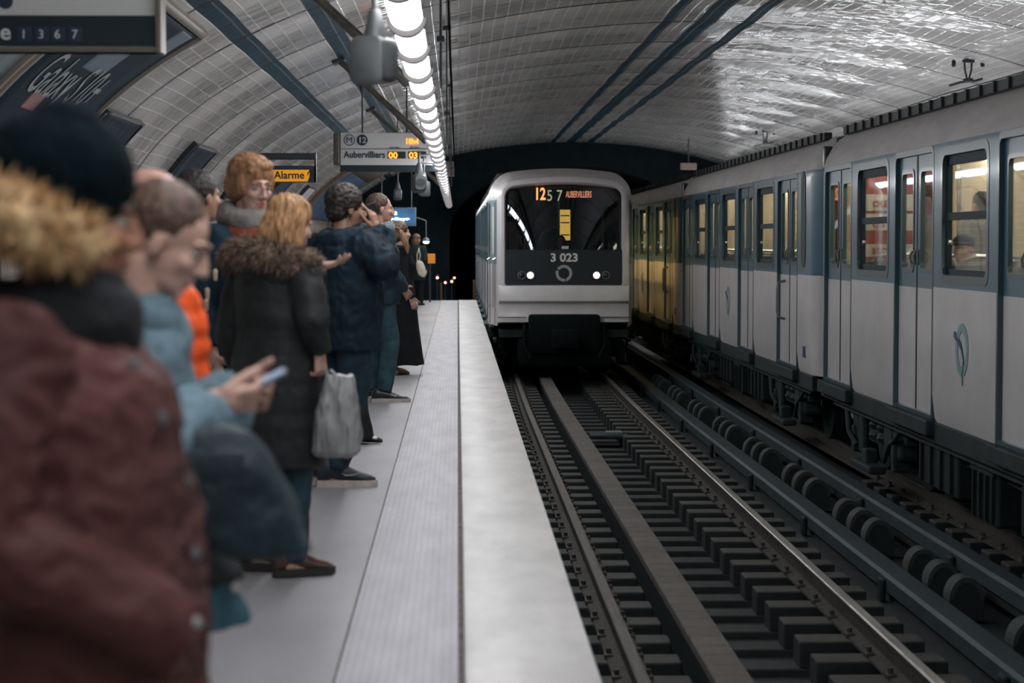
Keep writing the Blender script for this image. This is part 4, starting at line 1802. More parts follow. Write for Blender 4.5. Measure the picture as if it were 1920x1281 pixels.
M_ADW = mat('grey_poster_ink', (.36, .39, .40), .5)
M_ADP = mat('pink_poster_ink', (.36, .17, .17), .5)
M_ADG = mat('slate_poster_ink', (.15, .20, .24), .5)
me = text_mesh('Galaxy S10+', .60, .002, fn=None)
wx = max(v.co.x for v in me.vertices)
put = on_vault(15.35, arc_at_height(1.13), .052, 2.35 / wx)
for v in me.vertices:
    v.co = put(v.co.x, v.co.y, v.co.z)
me.materials.clear()
me.materials.append(M_ADW)
link('lettering', me, t)
b = MB()
vault_panel(b, 16.3, 17.2, arc_at_height(1.36), arc_at_height(1.60), .048, th=.004)
b.build('picture_block', M_ADG, t)
b = MB()
vault_panel(b, 15.75, 16.2, arc_at_height(1.02), arc_at_height(1.14), .048, th=.004)
b.build('picture_block', M_ADP, t)
b = MB()
vault_panel(b, 17.6, 18.2, S_TOP - .42, S_TOP - .12, .048, th=.004)
b.build('picture_block', M_ADG, t)
framed_poster(11.0, 14.6, .55, S_TOP - .07, 'advertising_poster', 'pale and dark curved poster at the left edge, left of the large dark one',
              mat('pale_poster_print', (.16, .20, .22), .5, var=.8, vs=1.0), M_FRAMEP)
framed_poster(48.5, 57.5, .6, arc_at_height(1.66), 'advertising_poster', 'distant curved blue poster in a brown frame, left of the tunnel mouth',
              mat('slate_blue_poster_print', (.07, .11, .19), .4, var=.5, vs=1.4), M_FRAMEB, .75)


def plate_material():
    m, nt, bs = _nt('navy_name_plate_print')
    tc = N(nt, 'ShaderNodeTexCoord')
    mp = N(nt, 'ShaderNodeMapping')
    mp.inputs['Scale'].default_value = (1, 7, 1.2)
    nt.links.new(tc.outputs['Object'], mp.inputs[0])
    n1 = N(nt, 'ShaderNodeTexNoise', i_Scale=1.6, i_Detail=2.0)
    nt.links.new(mp.outputs[0], n1.inputs['Vector'])
    rp = N(nt, 'ShaderNodeValToRGB')
    rp.color_ramp.elements[0].position = .56
    rp.color_ramp.elements[0].color = (.010, .026, .045, 1)
    rp.color_ramp.elements[1].position = .66
    rp.color_ramp.elements[1].color = (.075, .11, .14, 1)
    nt.links.new(n1.outputs['Fac'], rp.inputs[0])
    nt.links.new(rp.outputs[0], bs.inputs['Base Color'])
    bs.inputs['Roughness'].default_value = .65
    bs.inputs['Specular IOR Level'].default_value = .2
    return m


M_PLATE = plate_material()
for i, y in enumerate((18.75, 25.1, 31.45, 37.8, 44.15)):
    t = empty('wall_sign', (0, 0, 0), 0, ['dark blue enamel plate on the vaulted wall right below the large dark poster', 'dark blue enamel plate on the vaulted wall above the dark-haired man in the navy coat',
              'dark blue enamel plate on the vaulted wall behind the woman with glasses', 'dark enamel plate on the wall seen under the Alarme sign', 'small far plate on the wall next to the distant brown framed poster'][i], 'sign',
              'enamel plates along the vaulted wall')
    b = MB()
    s1 = arc_at_height(1.17)
    vault_panel(b, y, y + 2.1, s1 - .62, s1, .05, th=.05)
    b.build('plate', M_PLATE if i != 4 else M_PAPER, t)
    b = MB()
    vault_panel(b, y - .05, y + 2.15, s1, s1 + .03, .06, th=.06)
    vault_panel(b, y + 2.1, y + 2.15, s1 - .62, s1, .06, th=.06, ny=1)
    vault_panel(b, y - .05, y, s1 - .62, s1, .06, th=.06, ny=1)
    vault_panel(b, y - .05, y + 2.15, s1 - .65, s1 - .62, .06, th=.06)
    b.build('rim', M_BLACK, t)
from mathutils.bvhtree import BVHTree
# ------------------------------------------------------------------ people
def remesh(mb, vox, it=3, fac=.5):
    bm = mb.bm
    bmesh.ops.recalc_face_normals(bm, faces=bm.faces)
    me = bpy.data.meshes.new('tmp')
    bm.to_mesh(me)
    bm.free()
    ob = bpy.data.objects.new('tmp', me)
    COL.objects.link(ob)
    r = ob.modifiers.new('r', 'REMESH')
    r.mode = 'VOXEL'
    r.voxel_size = vox
    if it:
        s = ob.modifiers.new('s', 'SMOOTH')
        s.factor = fac
        s.iterations = it
    dg = bpy.context.evaluated_depsgraph_get()
    out = bpy.data.meshes.new_from_object(ob.evaluated_get(dg))
    bpy.data.objects.remove(ob)
    bpy.data.meshes.remove(me)
    return out


def displace(me, fn):
    nm = [v.normal.copy() for v in me.vertices]
    for v, n in zip(me.vertices, nm):
        v.co = v.co + n * fn(v.co, n)


def blob(name, mb, m, parent, vox=.012, it=3, disp=None):
    me = remesh(mb, vox, it)
    if disp:
        displace(me, disp)
    me.name = name
    me.materials.clear()
    me.materials.append(m)
    me.polygons.foreach_set('use_smooth', [True] * len(me.polygons))
    return link(name, me, parent)


def folds(amp, f=7.0, zf=.55, seed=0.0, ridge=.5):
    def fn(p, n):
        q = V((p.x * f + seed, p.y * f + seed * .7, p.z * f * zf))
        a = noise.noise(q)
        b = 1 - 2 * abs(noise.noise(q * 2.1 + V((3.1, 7.7, seed))))
        return amp * (a + ridge * b * .6)
    return fn


def quilt(amp, pitch, base=None):
    def fn(p, n):
        w = abs(math.sin(math.pi * (p.z + .02 * noise.noise(p * 5)) / pitch)) ** .6
        return amp * (w - .7) + (base(p, n) if base else 0)
    return fn


def SKIN(name, c):
    return mat(name, c, .5, var=.12, vs=14)


def fabric(name, c, var=.3, vs=5, rough=.8, bump=.15, bs=160, sheen=.0):
    return mat(name, c, rough, var=var, vs=vs, bump=bump, bs=bs, sheen=sheen, spec=.2)


class Fig:
    def __init__(self, label, x, y, yaw=0.0, H=1.72, J=None, head=(0, 0), skin=None, vox=.008, hands=None, z=0.0, group=None, seated=False):
        self.s = s = H / 1.75
        self.H = H
        self.yaw = RAD(yaw)
        self.root = empty('person', (x, y, z), self.yaw, label, 'person', group)
        self.base = V((x, y, z))
        D = dict(hipL=(0, .09, .92), hipR=(0, -.09, .92), kneeL=(.02, .10, .50), kneeR=(.02, -.10, .50), ankL=(-.03, .10, .09), ankR=(-.03, -.10, .09),
                 pelvis=(0, 0, .97), waist=(.0, 0, 1.10), chest=(.0, 0, 1.28), neck=(-.025, 0, 1.455), head=(.015, 0, 1.63),
                 shL=(-.015, .175, 1.405), shR=(-.015, -.175, 1.405), elL=(-.05, .235, 1.13), elR=(-.05, -.235, 1.13), wrL=(.06, .225, .89), wrR=(.06, -.225, .89),
                 toeL=(1, .12, 0), toeR=(1, -.12, 0))
        self.J = {k: V(v) * (s if not k.startswith('toe') else 1) for k, v in D.items()}
        for k, v in (J or {}).items():
            self.J[k] = V(v)
        self.HM = Matrix.Translation(self.J['head']) @ Matrix.Rotation(RAD(head[0]), 4, 'Z') @ Matrix.Rotation(RAD(head[1]), 4, 'Y') @ Matrix.Scale(s, 4)
        self.vox = vox
        self.hands = hands or {}
        self.skin = skin
        self.make_body()

    def at(self, px, py, d):
        return Matrix.Rotation(-self.yaw, 3, 'Z') @ (P(px, py, d) - self.base)

    def hit(self, ob, px, py):
        """where the sight line through a photo pixel meets a garment"""
        me = ob.data
        t = BVHTree.FromPolygons([v.co for v in me.vertices], [p.vertices for p in me.polygons])
        o = self.at(px, py, self.base.y - 1.0)
        d = (self.at(px, py, self.base.y + 1.0) - o).normalized()
        p, n, _, _ = t.ray_cast(o, d)
        if p is None:
            p, n, _, _ = t.find_nearest(self.at(px, py, self.base.y))
        return p, n

    # ---- body
    def make_body(self):
        J, s = self.J, self.s
        b = MB()
        for q in 'LR':
            b.tube([J['hip' + q], (J['hip' + q] + J['knee' + q]) / 2 + V((.015, 0, 0)) * s, J['knee' + q]], [.082 * s, .07 * s, .052 * s], 14, round_caps=True)
            b.tube([J['knee' + q], J['knee' + q].lerp(J['ank' + q], .35) + V((-.012, 0, 0)) * s, J['ank' + q]], [.05 * s, .054 * s, .036 * s], 14, round_caps=True)
            t = J['toe' + q].normalized() if J['toe' + q].length else V((1, 0, 0))
            b.tube([J['ank' + q] + V((0, 0, -.035)) * s - t * .02 * s, J['ank' + q] + V((0, 0, -.05)) * s + t * .09 * s, J['ank' + q] + V((0, 0, -.062)) * s + t * .15 * s], [.036 * s, .032 * s, .022 * s], 12, round_caps=True)
            b.tube([J['sh' + q], J['el' + q]], [.05 * s, .04 * s], 12, round_caps=True)
            b.tube([J['el' + q], J['el' + q].lerp(J['wr' + q], .3), J['wr' + q]], [.04 * s, .041 * s, .026 * s], 12, round_caps=True)
            b.tube([J['neck'] + V((0, 0, -.05)) * s, J['sh' + q]], [.055 * s, .05 * s], 12, round_caps=True)
        secs = [(J['pelvis'] + V((0, 0, -.1)) * s, .10, .15), (J['pelvis'], .11, .165), (J['waist'], .095, .14), (J['chest'], .11, .165), (J['chest'].lerp(J['neck'], .6), .09, .15), (J['neck'], .05, .06)]
        b.loft([[(c.x + rx * s * math.cos(a), c.y + ry * s * math.sin(a), c.z) for a in [2 * math.pi * i / 18 for i in range(18)]] for c, rx, ry in secs])
        HM = self.HM
        hp = lambda x, y, z: HM @ V((x, y, z))
        b.tube([J['neck'] + V((0, 0, -.03)) * s, hp(-.02, 0, -.07)], [.058 * s, .053 * s], 14, round_caps=True)
        E = lambda c, r: b.ell((0, 0, 0), (1, 1, 1), M=HM @ Matrix.Translation(V(c)) @ Matrix.Diagonal((*r, 1)))
        E((-.012, 0, .035), (.098, .076, .086))
        E((.034, 0, -.025), (.062, .060, .085))
        E((.040, 0, -.075), (.050, .050, .042))
        E((.076, 0, -.100), (.020, .022, .017))
        E((.082, 0, .026), (.015, .052, .012))
        for g in (-1, 1):
            E((.066, g * .038, -.024), (.028, .022, .022))
            E((-.004, g * .079, -.012), (.019, .010, .033))
            E((.103, g * .012, -.034), (.012, .010, .009))
        b.tube([hp(.090, 0, .022), hp(.106, 0, -.010), hp(.116, 0, -.030)], [.009 * s, .011 * s, .012 * s], 10, round_caps=True)
        E((.090, 0, -.060), (.013, .024, .007))
        E((.088, 0, -.073), (.013, .020, .008))
        me = remesh(b, self.vox, 2)
        hb = MB()
        hb.bm.from_mesh(me)
        bpy.data.meshes.remove(me)
        for q in 'LR':
            hm = self.make_hand(q)
            if hm:
                hb.bm.from_mesh(hm)
                bpy.data.meshes.remove(hm)
        o = hb.build('body', self.skin, self.root, smooth=True, angle=None)
        self.body = o

    def make_hand(self, q):
        """palm, four fingers of their own length and a thumb off the side, posed and remeshed"""
        J, s = self.J, self.s
        spec = self.hands.get(q, {})
        if spec is None:
            return None
        w = J['wr' + q]
        d = V(spec.get('dir', (w - J['el' + q]).normalized())).normalized()
        n = V(spec.get('palm', (0, 1 if q == 'R' else -1, 0)))
        n = (n - d * n.dot(d)).normalized()
        z = -n
        y = z.cross(d)
        M = Matrix((d, y, z)).transposed().to_4x4()
        M.translation = w
        M = M @ Matrix.Scale(s, 4)
        ts = 1 if q == 'R' else -1
        curl = spec.get('curl', .35)
        curls = curl if isinstance(curl, (list, tuple)) else [curl] * 4
        b = MB()
        m = lambda x, y_, z_: M @ V((x, y_ * ts, z_))
        b.tube([m(-.05, 0, 0), m(0, 0, 0), m(.03, 0, 0)], [.027 * s, .026 * s, .026 * s], 12, round_caps=True)
        for yy in (-.027, -.009, .009, .027):
            b.tube([m(.005, yy * .5, 0), m(.085, yy, 0)], [.017 * s, .0135 * s], 10, round_caps=True)
        for (yy, L, fan), c in zip(((.030, .070, .06), (.010, .079, .02), (-.010, .073, -.03), (-.030, .058, -.09)), curls):
            a = c * .7
            p = V((.088, yy, 0))
            pts = [p.copy()]
            for seg in (.44, .31, .25):
                p = p + V((math.cos(a) * L * seg, math.sin(fan) * L * seg, -math.sin(a) * L * seg))
                pts.append(p.copy())
                a += c
            b.tube([m(*p) for p in pts], [.0095 * s, .0088 * s, .0080 * s, .0068 * s], 10, round_caps=True)
        th = spec.get('thumb', (.62, .62, -.35))
        t = V(th).normalized()
        t2 = (t + V((.6, -.1, -.1))).normalized()
        p0 = V((.018, .024, -.006))
        p1 = p0 + t * .045
        p2 = p1 + (t + t2).normalized() * .032
        p3 = p2 + t2 * .026
        b.tube([m(*p) for p in (p0, p1, p2, p3)], [.0165 * s, .0125 * s, .0108 * s, .0085 * s], 10, round_caps=True)
        return remesh(b, .0036, 1)

    # ---- clothes
    def trousers(self, m, r=(.10, .085, .072, .07), flare=0.0, name='trousers', amp=.008, hem=.05, vox=.011):
        J, s = self.J, self.s
        b = MB()
        for q in 'LR':
            k, a, h = J['knee' + q], J['ank' + q], J['hip' + q]
            end = V((a.x - .0, a.y, hem * s)) + V((.01, 0, 0))
            b.tube([h, h.lerp(k, .5), k, k.lerp(end, .5), end], [r[0] * s, r[1] * s * 1.03, r[2] * s, (r[2] + r[3]) / 2 * s, (r[3] + flare) * s], 16)
            b.ell(h, (r[0] * s, r[0] * s, r[0] * s))
        p = J['pelvis']
        b.ell(p + V((0, 0, -.02)) * s, (.125 * s, .175 * s, .14 * s))
        return blob(name, b, m, self.root, vox, 2, folds(amp, 9, .8, 3.3))

    def coat(self, m, hem=.75, hem_r=(.17, .22), hip_r=(.165, .21), waist_r=(.15, .195), chest_r=(.165, .215), sh_r=(.115, .185), neck_r=(.08, .09), arm=(.078, .066, .056),
             name='coat', disp=None, vox=.011, sleeves='LR', cuff=.03, shoulder=.02, it=4, hem_dx=0.0):
        J, s = self.J, self.s
        b = MB()
        pel, wa, ch, nk = J['pelvis'], J['waist'], J['chest'], J['neck']
        secs = []
        if hem < .93:
            c = V((pel.x + hem_dx, pel.y, hem * s))
            secs.append((c, hem_r))
            if hem < .75:
                secs.append((V((pel.x + hem_dx * .5, pel.y, (hem + .93) / 2 * s)), ((hem_r[0] + hip_r[0]) / 2, (hem_r[1] + hip_r[1]) / 2)))
        secs += [(pel, hip_r), (wa, waist_r), (ch, chest_r), (ch.lerp(nk, .62), (sh_r[0] * 1.15, sh_r[1])), (nk + V((0, 0, -.025)) * s, (sh_r[0] * .95, sh_r[1] * .62)), (nk + V((.0, 0, .035)) * s, neck_r)]
        b.loft([[(c.x + rx * s * math.cos(a), c.y + ry * s * math.sin(a), c.z) for a in [2 * math.pi * i / 28 for i in range(28)]] for c, (rx, ry) in secs])
        for q in sleeves:
            sh, el, wr = J['sh' + q], J['el' + q], J['wr' + q]
            end = wr + (wr - el).normalized() * (cuff - .03)
            b.tube([nk.lerp(sh, .55) + V((0, 0, -.05)) * s, sh + V((0, 0, -.01)), sh.lerp(el, .5), el], [.085 * s, (arm[0] + shoulder) * s, (arm[0]) * s, arm[1] * s], 16, round_caps=True)
            b.tube([el, el.lerp(end, .5), end], [arm[1] * s, (arm[1] + arm[2]) / 2 * s, arm[2] * s], 16)
            b.ell(el, arm[1] * s * 1.02)
        return blob(name, b, m, self.root, vox, it, disp or folds(.012))

    def collar(self, m, r=.085, th=.03, dz=.01, name='collar', tilt=0.1, open_=0.0, disp=None, n=22, vox=.008, h=1.0):
        """band round the neck; open_ leaves a gap at the front"""
        nk = self.J['neck'] + V((.012, 0, dz)) * self.s
        b = MB()
        pts = []
        for i in range(n + 1):
            a = open_ + (2 * math.pi - 2 * open_) * i / n
            pts.append(nk + V((math.cos(a) * r, math.sin(a) * r * 1.05, -math.cos(a) * r * tilt)) * self.s)
        if open_ == 0:
            pts = pts + [pts[1]]
        b.tube(pts, th * self.s, 12, flat=h, round_caps=open_ > 0)
        return blob(name, b, m, self.root, vox, 2, disp)

    def head_blob(self, name, parts, m, vox=.006, it=2, disp=None, parent=None):
        b = MB()
        for c, r in parts:
            b.ell((0, 0, 0), (1, 1, 1), M=self.HM @ Matrix.Translation(V(c)) @ Matrix.Diagonal((*r, 1)), u=28, v=18)
        return blob(name, b, m, parent or self.root, vox, it, disp)

    def short_hair(self, m, vol=0.0, amp=.006, name='hair', back=True):
        parts = [((-.030, 0, .047), (.100 + vol, .086 + vol, .088 + vol))]
        if back:
            parts.append(((-.062, 0, -.02), (.055 + vol, .066 + vol, .072)))
        return self.head_blob(name, parts, m, disp=lambda p, n: amp * (noise.noise(p * 55) + .7 * noise.noise(p * 110)))

    def shoes(self, m_up, m_sole, style='sneaker', which='LR', sc=1.0, hk=1.0):
        out = []
        for q in which:
            a = self.J['ank' + q]
            t = V((self.J['toe' + q].x, self.J['toe' + q].y, 0)).normalized()
            sd = V((-t.y, t.x, 0))
            o = V((a.x, a.y, a.z - .09 * self.s))
            f = lambda u, v, w: o + t * u * self.s * sc + sd * v * self.s * sc + V((0, 0, w)) * self.s * sc
            b = MB()
            if style == 'heel':
                secs = [(-.075, .026, .045, .13), (-.03, .030, .035, .13), (.03, .034, .022, .085), (.10, .040, .010, .055), (.155, .036, .006, .040), (.185, .018, .006, .026)]
            else:
                secs = [(-.085, .028, .022, .085), (-.05, .036, .02, .115), (.0, .038, .02, .115), (.06, .042, .02, .085), (.12, .046, .018, .062), (.17, .040, .018, .050), (.20, .020, .02, .038)]
            rings = []
            for u, w, z0, z1 in secs:
                z1 = z0 + (z1 - z0) * hk
                rings.append([f(u, w * math.cos(x), (z0 + z1) / 2 + (z1 - z0) / 2 * math.sin(x)) for x in [2 * math.pi * i / 16 for i in range(16)]])
            b.loft(rings)
            up = blob('shoe', b, m_up, self.root, .005, 2)
            b = MB()
            if style == 'heel':
                b.loft([[f(u, w * math.cos(x), z + dz * math.sin(x)) for x in [2 * math.pi * i / 12 for i in range(12)]] for u, w, z, dz in ((.0, .03, .026, .008), (.08, .042, .012, .008), (.15, .038, .007, .006), (.185, .018, .008, .005))])
                b.loft([[f(-.05 + .024 * math.cos(x), .022 * math.sin(x), zz) for x in [2 * math.pi * i / 12 for i in range(12)]] for zz in (0.0, .06)])
            else:
                b.loft([[f(u, w, z) for u, w in [(-.095, 0), (-.085, .03), (-.04, .04), (.06, .044), (.13, .05), (.18, .042), (.21, .015), (.21, -.015), (.18, -.042), (.13, -.05), (.06, -.044), (-.04, -.04), (-.085, -.03)]] for z in (0, .034)])
            b.build('sole', m_sole, up, smooth=True, angle=40)
            out.append((up, f))
        return out

    def eyes(self, iris=(.03, .02, .015)):
        mw = mat('eye_white', (.33, .30, .28), .35)
        mi = mat('iris', iris, .15)
        for g in (-1, 1):
            b = MB()
            b.ell((0, 0, 0), (1, 1, 1), M=self.HM @ Matrix.Translation((.078, g * .031, .003)) @ Matrix.Diagonal((.0135, .0150, .0085, 1)))
            e = b.build('eye', mw, self.root, smooth=True, angle=None)
            b = MB()
            b.ell((0, 0, 0), (1, 1, 1), M=self.HM @ Matrix.Translation((.0885, g * .031, .003)) @ Matrix.Diagonal((.0045, .0065, .0065, 1)))
            b.build('iris', mi, e, smooth=True, angle=None)

    def brows_lips(self, mb_, ml):
        for g in (-1, 1):
            b = MB()
            b.tube([self.HM @ V(p) for p in ((.098, g * .012, .029), (.094, g * .030, .034), (.078, g * .052, .028))], [.0035 * self.s, .0045 * self.s, .002 * self.s], 6, round_caps=True)
            b.build('eyebrow', mb_, self.root, smooth=True, angle=None)
        b = MB()
        for z, w, x in ((-.0605, .021, .0995), (-.0725, .019, .097)):
            b.tube([self.HM @ V((x - .010, -w, -.066)), self.HM @ V((x, -w * .4, z)), self.HM @ V((x, w * .4, z)), self.HM @ V((x - .010, w, -.066))], [.002 * self.s, .0055 * self.s, .0055 * self.s, .002 * self.s], 8, round_caps=True)
        b.build('lips', ml, self.root, smooth=True, angle=None)


def fur(name, path, rad, parent, m_base, m_tips, n=3500, ln=.035, width=.0022, droop=.3, seed=1, vox=.009, lump=.02):
    """thick fur trim: a lumpy roll with locks of hair standing off it"""
    rnd = random.Random(seed)
    b = MB()
    rs = [rad * (.7 + .3 * math.sin(math.pi * i / (len(path) - 1)) ** .5) for i in range(len(path))]
    b.tube(path, rs, 14, round_caps=True)
    ob = blob(name, b, m_base, parent, vox, 2, lambda p, q: lump * noise.noise(p * 22) + lump * .5 * noise.noise(p * 48))
    me = ob.data
    s = MB()
    ps = me.polygons
    for k in range(n):
        pl = ps[rnd.randrange(len(ps))]
        c, nn = V(pl.center), V(pl.normal)
        clump = V((noise.noise(c * 30), noise.noise(c * 30 + V((5, 0, 0))), noise.noise(c * 30 + V((0, 9, 0)))))
        d = (nn + clump * 1.1 + V((rnd.uniform(-.4, .4), rnd.uniform(-.4, .4), rnd.uniform(-.4, .4) - droop))).normalized()
        sd = d.cross(V((rnd.uniform(-1, 1), rnd.uniform(-1, 1), rnd.uniform(-1, 1)))).normalized() * width
        L = ln * rnd.uniform(.5, 1.2)
        mid = c + d * L * .55
        tip = c + d * L + V((0, 0, -droop * L * .4))
        c = c - nn * .004
        vs = [s.bm.verts.new(q) for q in (c - sd, c + sd, mid + sd * .7, mid - sd * .7, tip)]
        mi = rnd.randrange(len(m_tips))
        f = s.bm.faces.new(vs[:4]); f.material_index = mi
        f = s.bm.faces.new((vs[3], vs[2], vs[4])); f.material_index = mi
    me2 = bpy.data.meshes.new('fur_locks')
    s.bm.to_mesh(me2)
    s.bm.free()
    for m in m_tips:
        me2.materials.append(m)
    o2 = link('fur_locks', me2, ob)
    o2['kind'] = 'stuff'
    return ob


def hairmat(name, c, c2, rough=.62):
    return mat(name, c, rough, var=.35, vs=60, stretch=(1, 1, .18), var2=c2, bump=.3, bs=120)


S_PALE = SKIN('pale_skin', (.50, .30, .235))
S_PINK = SKIN('ruddy_skin', (.46, .25, .20))
S_TAN = SKIN('tan_skin', (.34, .18, .12))
S_BROWN = SKIN('brown_skin', (.27, .115, .065))
M_SHOEK = mat('black_shoe_leather', (.012, .014, .016), .35, coat=.3)
M_SOLEK = mat('dark_sole', (.012, .012, .012), .7)
M_SOLEW = mat('pale_sneaker_sole', (.50, .44, .41), .6, var=.2, vs=20)
H_DARK = hairmat('dark_brown_hair', (.012, .010, .010), (.045, .032, .026))
H_BROWN = hairmat('brown_hair', (.035, .019, .012), (.12, .065, .038))
F_JEAN = fabric('dark_teal_denim', (.022, .047, .062), .35, 6)
F_BLACK = fabric('black_wool', (.011, .014, .017), .3, 6)
F_NAVY = fabric('navy_padded_cloth', (.013, .026, .040), .35, 5, rough=.5)

# --- 1: man in the burgundy parka, closest to the camera
X1, Y1P = -.625, 3.5
F1 = fabric('burgundy_parka_cloth', (.074, .026, .023), .25, 4, .62, .12, 220)
f1 = Fig('person close to the camera in a burgundy parka with golden fur hood and dark beanie', X1, Y1P, 0, 1.66,
         J=dict(head=(.0, 0, 1.490), neck=(-.065, 0, 1.345), chest=(-.02, 0, 1.17), waist=(.0, 0, 1.03), pelvis=(.005, 0, .90),
                shR=(-.07, -.185, 1.285), elR=(-.11, -.275, 1.00), wrR=(.15, -.20, .86), shL=(-.06, .185, 1.285), elL=(-.10, .27, 1.00), wrL=(.03, .17, .86)),
         head=(10, 8), skin=S_BROWN, vox=.006, hands=dict(R=None, L=None))
PS1 = folds(.016, 8.5, 1.3, 2.0, .8)
f1.coat_ob = f1.coat(F1, hem=.50, hem_r=(.215, .26), hip_r=(.215, .255), waist_r=(.205, .245), chest_r=(.195, .24), sh_r=(.145, .20), neck_r=(.10, .11), arm=(.092, .082, .066), name='parka', disp=PS1, vox=.009, it=5, cuff=.085)
f1.eyes()
f1.brows_lips(H_DARK, mat('brown_lips', (.16, .06, .05), .4))
f1.head_blob('beanie', [((-.036, 0, .072), (.134, .112, .112)), ((-.036, 0, .035), (.130, .108, .070)), ((-.066, 0, -.01), (.085, .095, .085)), ((-.03, 0, .14), (.075, .07, .062))],
             mat('dark_teal_knit', (.0015, .0065, .0095), .95, var=.35, vs=30, stretch=(1, 1, .3), bump=.9, bs=150, spec=.1), vox=.007, disp=lambda p, n: .004 * noise.noise(p * 28))
F1B = fabric('black_hood_lining', (.010, .011, .013), .3, 6)
f1.collar(F1B, r=.10, th=.072, dz=-.035, name='hood', tilt=-.1, disp=folds(.012, 14, .8, 5), h=1.25)
f1.head_blob('scarf', [((.03, 0, -.13), (.085, .085, .06)), ((.05, 0, -.105), (.055, .06, .035))], F1B, disp=folds(.006, 18, 1, 2))
nk = V((-.085, 0, 1.49))
pth = []
for i in range(25):
    a = RAD(48) + (2 * math.pi - RAD(96)) * i / 24
    pth.append(nk + V((math.cos(a) * .155, math.sin(a) * .165, -.055 * math.cos(a))))
GOLD = [mat('golden_fur_a', (.50, .30, .12), .7), mat('golden_fur_b', (.66, .45, .24), .7), mat('golden_fur_c', (.34, .17, .06), .7)]
fur('fur_trim', pth, .060, f1.root, mat('golden_fur_roll', (.42, .25, .10), .8, var=.5, vs=18, var2=(.66, .46, .24)), GOLD, 5200, .034, .0016, .1, 3, .008, .022)
f1.trousers(F_BLACK)
f1.shoes(M_SHOEK, M_SOLEK)
M_SNAP = mat('pale_snap', (.40, .42, .40), .35, .5)
M_SNAPD = mat('grey_snap', (.10, .11, .12), .4, .4)
# snap buttons down the front edge, and the fly of the coat
for i, (px, py) in enumerate(((250, 682), (303, 785), (352, 905), (366, 1040), (368, 1168))):
    p, n = f1.hit(f1.coat_ob, px, py)
    n = V((n.x, n.y, 0)).normalized()
    b = MB()
    b.lathe([(.0, .004), (.008, .004), (.0105, .001), (.0105, -.004)], frame(p + n * .002, V((-n.y, n.x, 0)), (0, 0, 1)), 14)
    b.build('snap_button', M_SNAP if i == 4 else M_SNAPD, f1.root, smooth=True)

# --- 2: woman in the denim jacket looking at her phone
Y2P = 4.72
X2 = -.755
F2 = fabric('light_denim', (.125, .19, .23), .3, 5, .75, .2, 260)
f2 = Fig('woman in a light blue denim jacket bending over her phone beside the burgundy parka', X2, Y2P, 0, 1.63,
         J=dict(head=(.115, 0, 1.455), neck=(.045, 0, 1.295), chest=(.0, 0, 1.13), shR=(.01, -.165, 1.225), elR=(.10, -.235, .985), wrR=(.235, -.09, 1.105),
                shL=(.03, .16, 1.225), elL=(.12, .22, .99), wrL=(.25, .06, 1.10)),
         head=(-4, 28), skin=S_PALE, vox=.006,
         hands=dict(R=dict(dir=(.85, .35, .05), palm=(-.1, .8, .55), curl=[1.35, 1.45, 1.5, 1.5], thumb=(.8, .25, -.5)), L=dict(dir=(.85, -.25, .05), palm=(-.1, -.7, .7), curl=1.4)))
f2.coat(F2, hem=.90, hem_r=(.16, .205), hip_r=(.16, .21), waist_r=(.155, .20), chest_r=(.16, .21), sh_r=(.125, .18), neck_r=(.085, .095), arm=(.082, .088, .084), name='denim_jacket', disp=folds(.012, 11, 1.0, 8, .8), vox=.008, cuff=.0)
f2.coat(F_BLACK, hem=.76, hem_r=(.20, .225), hip_r=(.15, .195), waist_r=(.14, .18), chest_r=(.14, .19), sh_r=(.10, .15), neck_r=(.06, .07), sleeves='', name='dress', vox=.012, hem_dx=.09)
f2.coat(fabric('teal_skirt_cloth', (.03, .085, .115), .3, 5), hem=.655, hem_r=(.185, .21), hip_r=(.13, .18), waist_r=(.10, .15), chest_r=(.10, .14), sh_r=(.08, .10), neck_r=(.04, .04), sleeves='', name='skirt', vox=.012, hem_dx=.12)
b = MB()
b.lathe([(0, .005), (.009, .004), (.010, -.004)], frame((.272, -.10, .70), (1, .4, 0), (0, 0, 1)), 14)
b.build('button', M_PAPER, f2.root, smooth=True)
f2.collar(F2, r=.088, th=.028, dz=.0, name='collar', tilt=.35, open_=.5, h=1.5)
H2 = hairmat('chestnut_hair', (.05, .026, .017), (.15, .085, .055))
f2.head_blob('hair', [((-.030, 0, .050), (.102, .088, .088)), ((-.075, 0, -.005), (.058, .070, .075)), ((-.125, 0, .035), (.045, .042, .042))], H2, disp=lambda p, n: .005 * noise.noise(p * 60))
f2.eyes()
f2.brows_lips(H2, mat('rose_lips', (.36, .14, .13), .4))
f2.trousers(F_BLACK)
f2.shoes(M_SHOEK, M_SOLEK)
# her phone and her bag
c = f2.base + V((.335, -.035, 1.145))
ph = empty('phone', tuple(c), 0, 'small pale blue edged phone held by the woman in the denim jacket', 'phone')
Mp = Matrix.Rotation(RAD(-28), 4, 'Y') @ Matrix.Rotation(RAD(10), 4, 'X')
b = MB()
b.box((0, 0, 0), (.10, .060, .009), bevel=.004, M=Mp)
b.build('case', mat('slate_phone_case', (.08, .095, .12), .5), ph)
b = MB()
b.box(tuple(Mp @ V((0, 0, .0055))), (.09, .052, .002), M=Mp)
b.build('screen', emit('phone_screen_glow', (.4, .5, .7), .05), ph)
F_BAG = mat('dark_teal_leather', (.006, .020, .028), .6, var=.3, vs=8, coat=.0, bump=.25, bs=60)
bc = f2.base + V((.245, -.20, 0))
bag = empty('handbag', (bc.x, bc.y, .78), 0, 'dark teal leather bag hanging from the forearm of the woman in denim', 'bag')
b = MB()
secs = [(-.005, .02, .02, .115), (.015, .11, .045, .09), (.10, .145, .06, .03), (.20, .14, .062, -.02), (.27, .115, .04, -.04), (.285, .09, .02, -.045)]
